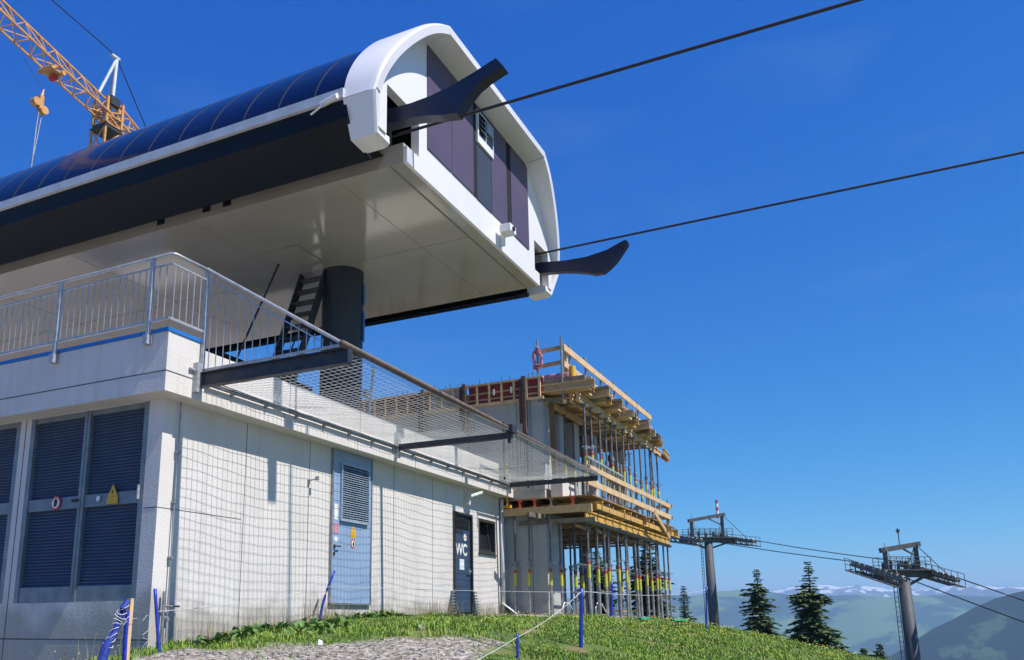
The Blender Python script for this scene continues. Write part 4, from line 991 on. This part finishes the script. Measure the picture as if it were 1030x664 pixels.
# ================================================================== LIFT TOWERS
LD = Vector((-26.3, -20.3, -5.5)).normalized(); LH = Vector((LD.x, LD.y, 0)).normalized(); LP = Vector((-LH.y, LH.x, 0))
def lift_tower(base, zr, label, zb, gauge, bl, H, tw, fall, tilt):
    t = empty('lift_tower', (base[0], base[1], zb), label, 'lift tower', 'cable car towers')
    x, y = base; Z = lambda k: Vector((0, 0, k))
    MB().tube((x, y, zb), (x, y, zr-.75), tw, 24, tw*.70).build('mast', M_tower, t, smooth=True)
    MB().tube((x, y, zb-.3), (x, y, zb+.35), tw*1.6, 8).build('footing', M_concg, t)
    c = Vector((x, y, zr)); g = gauge/2
    ca = MB().bar(c+LP*(g+.2)-Z(.45), c-LP*(g+.2)-Z(.45), .6, .5).bar(c+LP*g-Z(.45), c-Z(1.5), .16, .2).bar(c-LP*g-Z(.45), c-Z(1.5), .16, .2)
    ca.build('crossarm', M_towerd, t)
    dv = Vector((LH.x, LH.y, fall)).normalized()
    for s_ in (-1, 1):
        cc = c + LP*g*s_
        b_ = MB()
        for o_ in (-.25, .25):
            b_.bar(cc+LP*o_-dv*bl-Z(.30), cc+LP*o_+dv*bl-Z(.30), .07, .20)
            b_.bar(cc+LP*o_-dv*bl*.8-Z(.78), cc+LP*o_+dv*bl*.8-Z(.78), .07, .12)
        m_ = max(6, int(bl*2.4))
        for k in range(m_+1):
            u = -1+2*k/m_; pc = cc+dv*bl*u*.8; pd = cc+dv*bl*.8*min(1, u+2/m_)
            for o_ in (-.25, .25): b_.bar(pc+LP*o_-Z(.30), (pd if k % 2 else pc)+LP*o_-Z(.78), .07, .07)
            b_.bar(pc-LP*.25-Z(.78), pc+LP*.25-Z(.78), .08, .08)
        for k in range(5):
            pc = cc+dv*((k-2)*bl*.4)-Z(.12); b_.bar(pc-dv*bl*.17, pc+dv*bl*.17, .2, .16)
        bb = b_.build('sheave_battery', M_towerd, t)
        for k in range(10):
            pc = cc + dv*((k-4.5)*bl*.205) - Z(.20)
            MB().tube(pc-LP*.12, pc+LP*.12, .27, 14).build('sheave', M_sheave, bb)
        cw = MB(); off = LP*(.55*s_)
        cw.bar(cc+off-dv*bl-Z(.80), cc+off+dv*bl-Z(.80), .5, .07)
        for zz in (-.25, .25): cw.bar(cc+off*1.35-dv*bl+Z(zz), cc+off*1.35+dv*bl+Z(zz), .045, .045)
        for k in range(10):
            pc = cc+off*1.35+dv*((k-4.5)*bl*.22); cw.bar(pc-Z(.80), pc+Z(.25), .045, .045)
            cw.bar(cc+dv*((k-4.5)*bl*.22)-Z(.7), pc-Z(.80), .08, .08)
        cw.build('catwalk', M_towerd, t)
    lf = MB(); w_ = g*.62
    a = c+LP*w_; b2 = c-LP*w_
    lf.bar(a+Z(H)+LP*.4, b2+Z(H-tilt)-LP*.4, .36, .40).bar(a-Z(.3), a+Z(H), .36, .36).bar(b2-Z(.3), b2+Z(H-tilt), .36, .36)
    lf.bar(a+Z(H), c+LP*g+dv*bl*.7, .06, .06).bar(b2+Z(H), c-LP*g+dv*bl*.8, .06, .06).bar(a+Z(H), c+LP*g-dv*bl*.7, .05, .05)
    lf.bar(a+Z(H*.5), c+Z(H-tilt*.5), .12, .12)
    lf.build('lifting_frame', M_towerd, t)
    pf = MB(); pf.bar(c+LP*g-Z(.12), c-LP*g-Z(.12), 1.6, .10)
    for s2 in (-1, 1):
        for zz in (.3, .6, .95): pf.bar(c+LH*.8*s2+LP*g*.9+Z(zz), c+LH*.8*s2-LP*g*.9+Z(zz), .05, .05)
        for k in range(9): q = c+LH*.8*s2+LP*(k-4)*g*.22; pf.bar(q-Z(.15), q+Z(.95), .05, .05)
    for k in range(5): q = c+LP*(k-2)*g*.3; pf.bar(q-LH*.5-Z(.1), q-LH*.4+Z(.5+.15*(k % 2)), .25, .3)
    pf.build('work_platform', M_towerd, t)
    ml = MB(); lx = LP*(-tw-.35)
    for o_ in (-.22, .22): ml.bar(Vector((x, y, zb))+lx+LH*o_, Vector((x, y, zr-.4))+lx*.85+LH*o_, .06, .06)
    k = zb
    while k < zr-.5: p_ = Vector((x, y, k))+lx*(1-.15*(k-zb)/(zr-zb)); ml.bar(p_-LH*.22, p_+LH*.22, .04, .04); k += .4
    ml.build('ladder', M_steel, t)
    return t, c
t1, c1 = lift_tower((108.3, 19.3), 9.6, 'grey cable car tower nearest the scaffolding, with a red and white mast on top', gh(108.3, 19.3)-.1, 6.6, 5.0, 2.8, .70, -.15, .9)
t2, c2 = lift_tower((82.0, -1.05), 3.85, 'grey cable car tower at the right, standing lower down the slope', gh(82, -1)-.5, 4.8, 3.2, 2.1, .66, -.27, .6)
pp = c1 + LP*1.5
for i in range(5): MB().tube(pp+Vector((0, 0, 2.3+i*.45)), pp+Vector((0, 0, 2.75+i*.45)), .16, 8).build('signal_mast', M_red if i % 2 == 0 else M_wpaint, t1)
pp = c2
MB().tube(pp+Vector((0, 0, 1.6)), pp+Vector((0, 0, 3.4)), .04, 8).bar(pp+LH*.3+Vector((0, 0, 3.2)), pp-LH*.3+Vector((0, 0, 3.2)), .05, .05).tube(pp+Vector((0, 0, 3.0)), pp+Vector((0, 0, 3.3)), .12, 8).build('wind_gauge', M_towerd, t2)
for s_, nm in ((1, 'upper'), (-1, 'lower')):
    o_ = LP*3.3*s_; o2 = LP*2.4*s_
    a = c1+o_-LD*4.6; b_ = c1+o_+LD*4.6; D2 = Vector((LH.x, LH.y, -.27)).normalized(); d_ = c2+o2-D2*2.9; e_ = c2+o2+D2*2.9
    far = c1+o_ - LH*95 + Vector((0, 0, 9)); away = c2+o2 + D2*90 + Vector((0, 0, 2))
    pts = [far, a]+[b_.lerp(d_, i/6)-Vector((0, 0, .12*sin(pi*i/6))) for i in range(7)]+[e_]+[e_.lerp(away, i/10)-Vector((0, 0, 2.0*sin(pi*i/10))) for i in range(1, 11)]
    tag(MB().path(pts, .045, 6).build('lift_rope', M_cable), ('thin lift rope running over the %s wheels of both distant towers' % ('far side' if s_ > 0 else 'near side')), 'cable')
# little maintenance crate hanging right of the trees is part of tower 2

# ================================================================== TREES
def spruce(x, y, zb, h, r, label, seed, m, thin=1.0, grp='spruce trees beyond the crest'):
    top = zb+h; zb = gh(x, y)-.1; r = r*(1+.45*((top-zb)/h-1)); h = top-zb
    R = random.Random(seed); t = empty('spruce_tree', (x, y, zb), label, 'tree', grp)
    MB().tube((x, y, zb), (x+R.uniform(-.05, .05), y, zb+h*.98), h*.022, 8, .012).build('trunk', M_bark, t)
    w = MB(); z = .10*h
    lean = R.uniform(-.02, .02)
    while z < h*.985:
        f = z/h; L0 = r*(1-f)**.85+.05
        nb_ = max(4, int((6 if f < .8 else 5)*thin))
        rot = R.uniform(0, 6.28); Lw = L0*R.uniform(.62, 1.25)*(1+.18*sin(f*17+seed))
        for k in range(nb_):
            a = rot + 2*pi*k/nb_ + R.uniform(-.3, .3); L = Lw*R.uniform(.6, 1.2)*(1+.16*cos(a-seed))
            if R.random() < .14: continue
            dx, dy = cos(a), sin(a); droop = .30*L*(1-f*.7)
            steps = max(4, int(L/.085))
            for i in range(steps):
                u = (i+.6)/steps
                px_ = x+dx*L*u; py_ = y+dy*L*u; pz_ = zb+z + .15*L*u - droop*u*u*1.4
                sz = (.16+.16*(1-u))*(.28+.80*min(1, L)) * R.uniform(.8, 1.3)
                for q in range(3):
                    sa = a + R.choice((-1, 1))*R.uniform(.5, 1.2); ex, ey = cos(sa), sin(sa); dz_ = R.uniform(-.45, .1)
                    p0 = Vector((px_, py_, pz_)); tip = p0+Vector((ex, ey, dz_))*sz*1.25
                    side = Vector((-ey, ex, R.uniform(-.6, .6)))*sz*.30
                    w.add([p0-side*.5, p0.lerp(tip, .5)-side, tip, p0.lerp(tip, .5)+side, p0+side*.5], [(0, 1, 2, 3, 4)])
        z += min(h, 5)*.016*R.uniform(.7, 1.4) + .015
    w.build('crown', m, t); return t
spruce(49.6, 6.4, -2.6, 5.25, 1.75, 'left one of the two dark spruces right of the first tower', 1, M_needle)
spruce(41.9, 3.2, -3.6, 6.1, 1.85, 'tall dark spruce between the two cable car towers', 2, M_needle2)
spruce(41.3, 10.3, -.3, 4.2, 1.9, 'dense spruce seen between the steel props at the right of the scaffolding', 3, M_needle)
spruce(57.5, 12.05, -.6, 2.75, .8, 'small spruce just left of the first tower', 4, M_needle)
spruce(66.0, 15.4, -.6, 1.75, .7, 'tiny distant spruce between the scaffolding and the first tower', 5, M_needle)
spruce(39.5, 1.25, -4.2, 2.95, .95, 'small spruce top peeping over the crest left of the right tower', 6, M_needle2)
spruce(39.5, .65, -4.3, 3.25, .85, 'spruce top peeping over the crest next to the right tower mast', 7, M_needle2)
spruce(40.5, 2.1, -4.5, 3.3, 1.0, 'low spruce at the foot of the tall one by the crest', 8, M_needle2)
spruce(42.5, 13.1, -.2, 3.6, 1.7, 'dark spruce seen low between the props in the middle of the scaffolding', 9, M_needle)

# ================================================================== GRASS, FLOWERS, STONES
R = random.Random(77)
def inbuilding(x, y): return (y > 8.0 and x > 7.8) or (x > 18.6 and y > 6.9)
gb = [MB() for _ in range(3)]
def blade(w, x, y, z, h, wd, a, lean):
    dx, dy = cos(a)*wd, sin(a)*wd; lx, ly = cos(a+1.57)*lean*h, sin(a+1.57)*lean*h
    w.add([(x-dx, y-dy, z-.01), (x+dx, y+dy, z-.01), (x+dx*.6+lx*.35, y+dy*.6+ly*.35, z+h*.6), (x+lx, y+ly, z+h*(1-.3*lean)), (x-dx*.6+lx*.35, y-dy*.6+ly*.35, z+h*.6)], [(0, 1, 2, 4), (4, 2, 3)])
cnt = 0
while cnt < 175000:
    # sample denser near the camera side of what is visible
    t = R.random(); x = 4.5 + 30*t**1.25; ratio = R.uniform(-.05, 1.15)
    y = x*ratio*.62 if x > 14 else R.uniform(1.0, 8.05)
    if inbuilding(x, y) or y > 9: continue
    g_ = gravelness(x, y)
    if g_ > -.15 and R.random() < (.985 if g_ > .12 else .7): continue
    bare = noise.noise(Vector((x*1.7, y*2.1, 21)))
    if bare > .12 and R.random() < .55+bare: continue
    patch = noise.noise(Vector((x*.8, y*.8, 4)))
    near = 1 if abs(y-7.95) < .35 and x > 7.9 else 0
    h = R.uniform(.02, .065)*(1+1.1*patch)*(1.8 if R.random() < .03 else 1) * (1 + .5*near)
    if x > 16 and y < 4.5: h *= 1.4
    z = gh(x, y)
    k = 0 if patch+R.uniform(-.4, .4) > .1 else 1
    if R.random() < .10: k = 2
    blade(gb[k], x, y, z, h*R.uniform(.6, 1.3), .004+.003*R.random()+.00030*x, R.uniform(0, 6.28), R.uniform(.1, .8)); cnt += 1
M_g = [mat('grass_blade_a', (.19, .33, .03), .6, col2=(.27, .37, .045), nscale=2), mat('grass_blade_b', (.13, .245, .028), .6, col2=(.18, .28, .035), nscale=2), mat('grass_blade_dry', (.36, .34, .14), .7)]
for k, nm in enumerate(('grass', 'dark_grass', 'dry_grass')): tag(gb[k].build(nm, M_g[k], loc=(0, 0, 0)), kind='stuff')
# tall seed stalks by the wall
w = MB()
for i in range(1500):
    c_ = R.choice([(11.2, 7.85), (11.3, 7.9), (14.6, 7.9), (15.3, 7.9), (15.6, 7.9), (17.6, 7.9), (17.3, 7.85), (8.6, 7.9), (9.8, 7.9), (19.2, 6.5), (7.3, 8.4), (7.2, 9.2)])
    x = c_[0]+R.gauss(0, .38); y = min(c_[1]+.08, c_[1]+R.gauss(0, .12)); 
    if inbuilding(x, y): continue
    blade(w, x, y, gh(x, y), R.uniform(.12, .5), .0022, R.uniform(0, 6.28), R.uniform(.1, .6))
tag(w.build('tall_grass', M_seed, loc=(0, 0, 0)), kind='stuff')
# broad leaves
w = MB()
for i in range(300):
    c_ = R.choice([(9.2, 7.7), (9.6, 7.75), (10.0, 7.6), (12.2, 7.8), (12.8, 7.85), (13.0, 7.7), (8.6, 7.5), (10.2, 7.1), (9.6, 7.0)])
    x = c_[0]+R.gauss(0, .28); y = min(7.98, c_[1]+R.gauss(0, .12)); a = R.uniform(0, 6.28); L_ = R.uniform(.06, .17); z = gh(x, y)+.03; e = R.uniform(.2, .9)*L_
    dx, dy = cos(a), sin(a)
    w.add([(x, y, z), (x+dx*L_*.5-dy*L_*.28, y+dy*L_*.5+dx*L_*.28, z+e*.7), (x+dx*L_, y+dy*L_, z+e), (x+dx*L_*.5+dy*L_*.28, y+dy*L_*.5-dx*L_*.28, z+e*.7)], [(0, 1, 2, 3)])
tag(w.build('weed_leaves', M_leaf, loc=(0, 0, 0)), kind='stuff')
# yellow flowers
w = MB()
for i in range(1100):
    x = 5+26*R.random()**.9; y = R.uniform(1, 8); 
    if noise.noise(Vector((x*.5, y*.6, 11))) < -.05 and R.random() < .8: continue
    if inbuilding(x, y) or gravelness(x, y) > .0: continue
    if x < 15 and y < 7.3 and R.random() < .6: continue
    s_ = .007+.0004*x; z = gh(x, y)+R.uniform(.06, .15)
    w.add([(x-s_, y, z), (x, y-s_, z), (x+s_, y, z), (x, y+s_, z), (x, y, z+s_*.8), (x, y, z-s_*.5)], [(0, 1, 4), (1, 2, 4), (2, 3, 4), (3, 0, 4), (1, 0, 5), (2, 1, 5), (3, 2, 5), (0, 3, 5)])
for i in range(60):
    x = R.uniform(6.6, 7.7); y = R.uniform(8.2, 9.8); s_ = .011; z = gh(x, y)+R.uniform(.15, .35)
    w.add([(x-s_, y, z), (x, y-s_, z), (x+s_, y, z), (x, y+s_, z), (x, y, z+s_*.8), (x, y, z-s_*.5)], [(0, 1, 4), (1, 2, 4), (2, 3, 4), (3, 0, 4), (1, 0, 5), (2, 1, 5), (3, 2, 5), (0, 3, 5)])
tag(w.build('flowers', M_flower, loc=(0, 0, 0)), kind='stuff')
# stones
w = MB(); cnt = 0
while cnt < 9500:
    if R.random() < .6: x = R.uniform(6, 12); y = R.uniform(4, 8)
    else: x = R.uniform(17.5, 30); y = R.uniform(5.2, 9.5)
    if (y > 8 and x < 18.6) or gravelness(x, y) < .05: continue
    s_ = R.uniform(.004, .016) * (1.7 if x > 17 else 1)
    if R.random() < .03: s_ *= 2.2
    z = gh(x, y)
    pts = [Vector((R.uniform(.6, 1.1)*sx_, R.uniform(.6, 1.1)*sy_, R.uniform(.2, .6)*sz_))*s_+Vector((x, y, z)) for sx_ in (-1, 1) for sy_ in (-1, 1) for sz_ in (-1, 1)]
    w.add(pts, [(0, 1, 3, 2), (4, 6, 7, 5), (0, 4, 5, 1), (2, 3, 7, 6), (0, 2, 6, 4), (1, 5, 7, 3)]); cnt += 1
tag(w.build('gravel', M_rock, loc=(0, 0, 0)), kind='stuff')
for x, y, s_, lb in ((9.0, 6.35, .045, 'white splintered board scrap lying on the gravel patch'), (10.5, 5.75, .07, 'pale grey flat stone at the right end of the gravel patch')):
    tag(MB().prism([(x-s_, y, gh(x, y)+.01), (x+s_*.4, y-s_*.5, gh(x, y)+.01), (x+s_*1.1, y+s_*.2, gh(x, y)+.03), (x-s_*.3, y+s_*.4, gh(x, y)+.05)], (0, 0, .03)).build('scrap_piece' if s_ < .05 else 'flat_stone', M_wpaint if s_ < .05 else M_rock), lb, 'debris')
# green fabric strips in the grass, yellow plank
for x, y, L_, lb in ((20.6, 5.35, .35, 'short green fabric strip in the grass below the props'), (24.3, 5.3, 1.3, 'long green fabric strip in the grass before the scaffolding end')):
    tag(MB().bar((x-L_/2, y, gh(x, y)+.06), (x+L_/2, y-.1, gh(x+L_/2, y)+.07), .12, .05).build('fabric_strip', M_green), lb, 'fabric')
tag(MB().bar((13.45, 7.7, gh(13.4, 7.7)+.06), (14.15, 7.75, gh(14.1, 7.7)+.05), .12, .05).build('yellow_plank', M_woody), 'bright yellow plank lying in the grass at the wall foot right of the blue door', 'plank')
# plinth of rubble and base beams under props
tag(MB().box(19.0, 27.2, 5.93, 6.13, -.10, -.031).build('sole_plank', M_woodg), 'grey sole plank on the ground under the front row of props', 'plank')
tag(MB().bar((28.6, 8.3, .22), (30.2, 8.4, .22), .3, .06).build('yellow_board', M_woody), 'yellow board lying on the gravel by the first tower', 'board')
# white arched hoops and standpipe at grey wall foot
for x, y, lb in ((18.45, 6.55, 'thin white hoop of cable at the foot of the grey wall'), (19.6, 6.15, 'thin white hoop of cable before the first props')):
    tag(MB().path([(x-.0, y-.02, gh(x, y)), (x+.05, y, .22), (x+.2, y, .34), (x+.4, y-.05, .30), (x+.55, y-.1, .12), (x+.6, y-.1, gh(x, y))], .012, 6).build('cable_hoop', M_wpaint), lb, 'cable')

# ================================================================== FOREGROUND POLES
def bpole(bx, by, bz, tx, ty, tz, r, label, bend=0):
    b0 = Vector((bx, by, bz-.1)); t0 = Vector((tx, ty, tz)); n_ = 8; pts = []
    for i in range(n_+1):
        u = i/n_; p = b0.lerp(t0, u); p.x += bend*sin(pi*u); pts.append(p)
    o = MB().path(pts, r, 10).build('marker_pole', M_bluepole, smooth=True)
    return tag(o, label, 'pole', 'blue marker poles')
bpole(7.57, 7.57, -.37, 7.50, 7.65, .36, .020, 'blue pole standing near the building corner on the gravel edge')
bpole(11.09, 7.86, .06, 11.30, 7.74, .74, .020, 'curved dark blue pole leaning left before the blue door', -.05)
bpole(12.22, 4.08, -.47, 12.24, 4.03, .42, .030, 'thick blue pole in the grass in front of the scaffolding, nearest one')
bpole(20.36, 6.0, -.01, 20.37, 5.95, .85, .032, 'blue pole standing before the prop rows, second of the scaffolding pair')
bpole(23.22, 4.37, -.40, 23.24, 4.26, .78, .022, 'thin blue pole on the grass crest before the first tower')
bpole(10.15, 4.20, -.50, 10.15, 4.20, -.19, .018, 'short blue pole stub at the bottom edge in the grass')
# wooden stake, bundled blue net
tag(MB().bar((6.72, 7.2, -.75), (6.73, 7.2, .23), .045, .045).build('wooden_stake', M_woodb), 'square wooden stake beside the rolled blue net at the corner', 'stake')
tag(MB().bar((6.67, 7.16, -.75), (6.66, 7.17, .10), .035, .03).build('marker_pole', M_bluepole), 'flat blue pole tied to the wooden stake', 'pole', 'blue marker poles')
nb_ = []
for i in range(14):
    u = i/13; nb_.append((6.20+.47*u+.012*sin(u*19), 7.20, -.85+1.05*u))
nr_ = empty('rolled_net', (6.45, 7.2, -.8), 'rolled blue plastic net leaning against the wooden stake', 'net')
MB().path(nb_[:9], .047, 8).build('net_roll', M_bluenet, nr_)
MB().path([(p[0]+.01*sin(i*3), p[1]-.01, p[2]) for i, p in enumerate(nb_[8:])], .036, 6).build('net_top', M_bluenet, nr_)
cw = MB()
for q in range(9):
    u0 = .58+.045*q; cx_, cz_ = 6.20+.47*u0, -.85+1.05*u0
    cw.path([(cx_+.05*cos(t), 7.2+.05*sin(t), cz_+.03*sin(t+q)) for t in [k*pi/5 for k in range(11)]], .004, 4)
RR = random.Random(4)
p = Vector((6.70, 7.17, .05)); tang = []
for i in range(60):
    p = p + Vector((RR.uniform(-.07, .07), RR.uniform(-.02, .02), RR.uniform(-.09, .08))); p.x = max(6.45, min(7.15, p.x)); p.z = max(-.5, min(.18, p.z)); p.y = max(7.1, min(7.3, p.y)); tang.append(p.copy())
cw.path(tang, .0022, 4)
cw.build('white_cord', M_cord, nr_)
# cord strung between the poles
def sagline(a, b_, s, n_=14):
    a = Vector(a); b_ = Vector(b_); return [a.lerp(b_, i/n_)-Vector((0, 0, s*4*(i/n_)*(1-i/n_))) for i in range(n_+1)]
tag(MB().path(sagline((7.51, 7.62, .10), (11.25, 7.76, .50), .05)+sagline((11.25, 7.76, .50), (20.37, 5.95, .60), .03), .0035, 4).build('boundary_cord', M_cord), 'thin white cord strung along the wall between blue poles', 'cord')
tag(MB().path(sagline((12.24, 4.03, .38), (10.15, 4.2, -.23), .05)+sagline((10.15, 4.2, -.23), (6.0, 4.0, -.75), .06), .0042, 4).build('slack_cord', M_cord), 'white slack cord running from the nearest blue pole down to the stub', 'cord')
tag(MB().path(sagline((12.24, 4.03, .38), (23.24, 4.26, .70), .10), .004, 4).build('grass_cord', M_cord), 'thin white cord from the nearest blue pole to the crest pole', 'cord')

for o in bpy.data.objects:
    if '_org' in o: del o['_org']
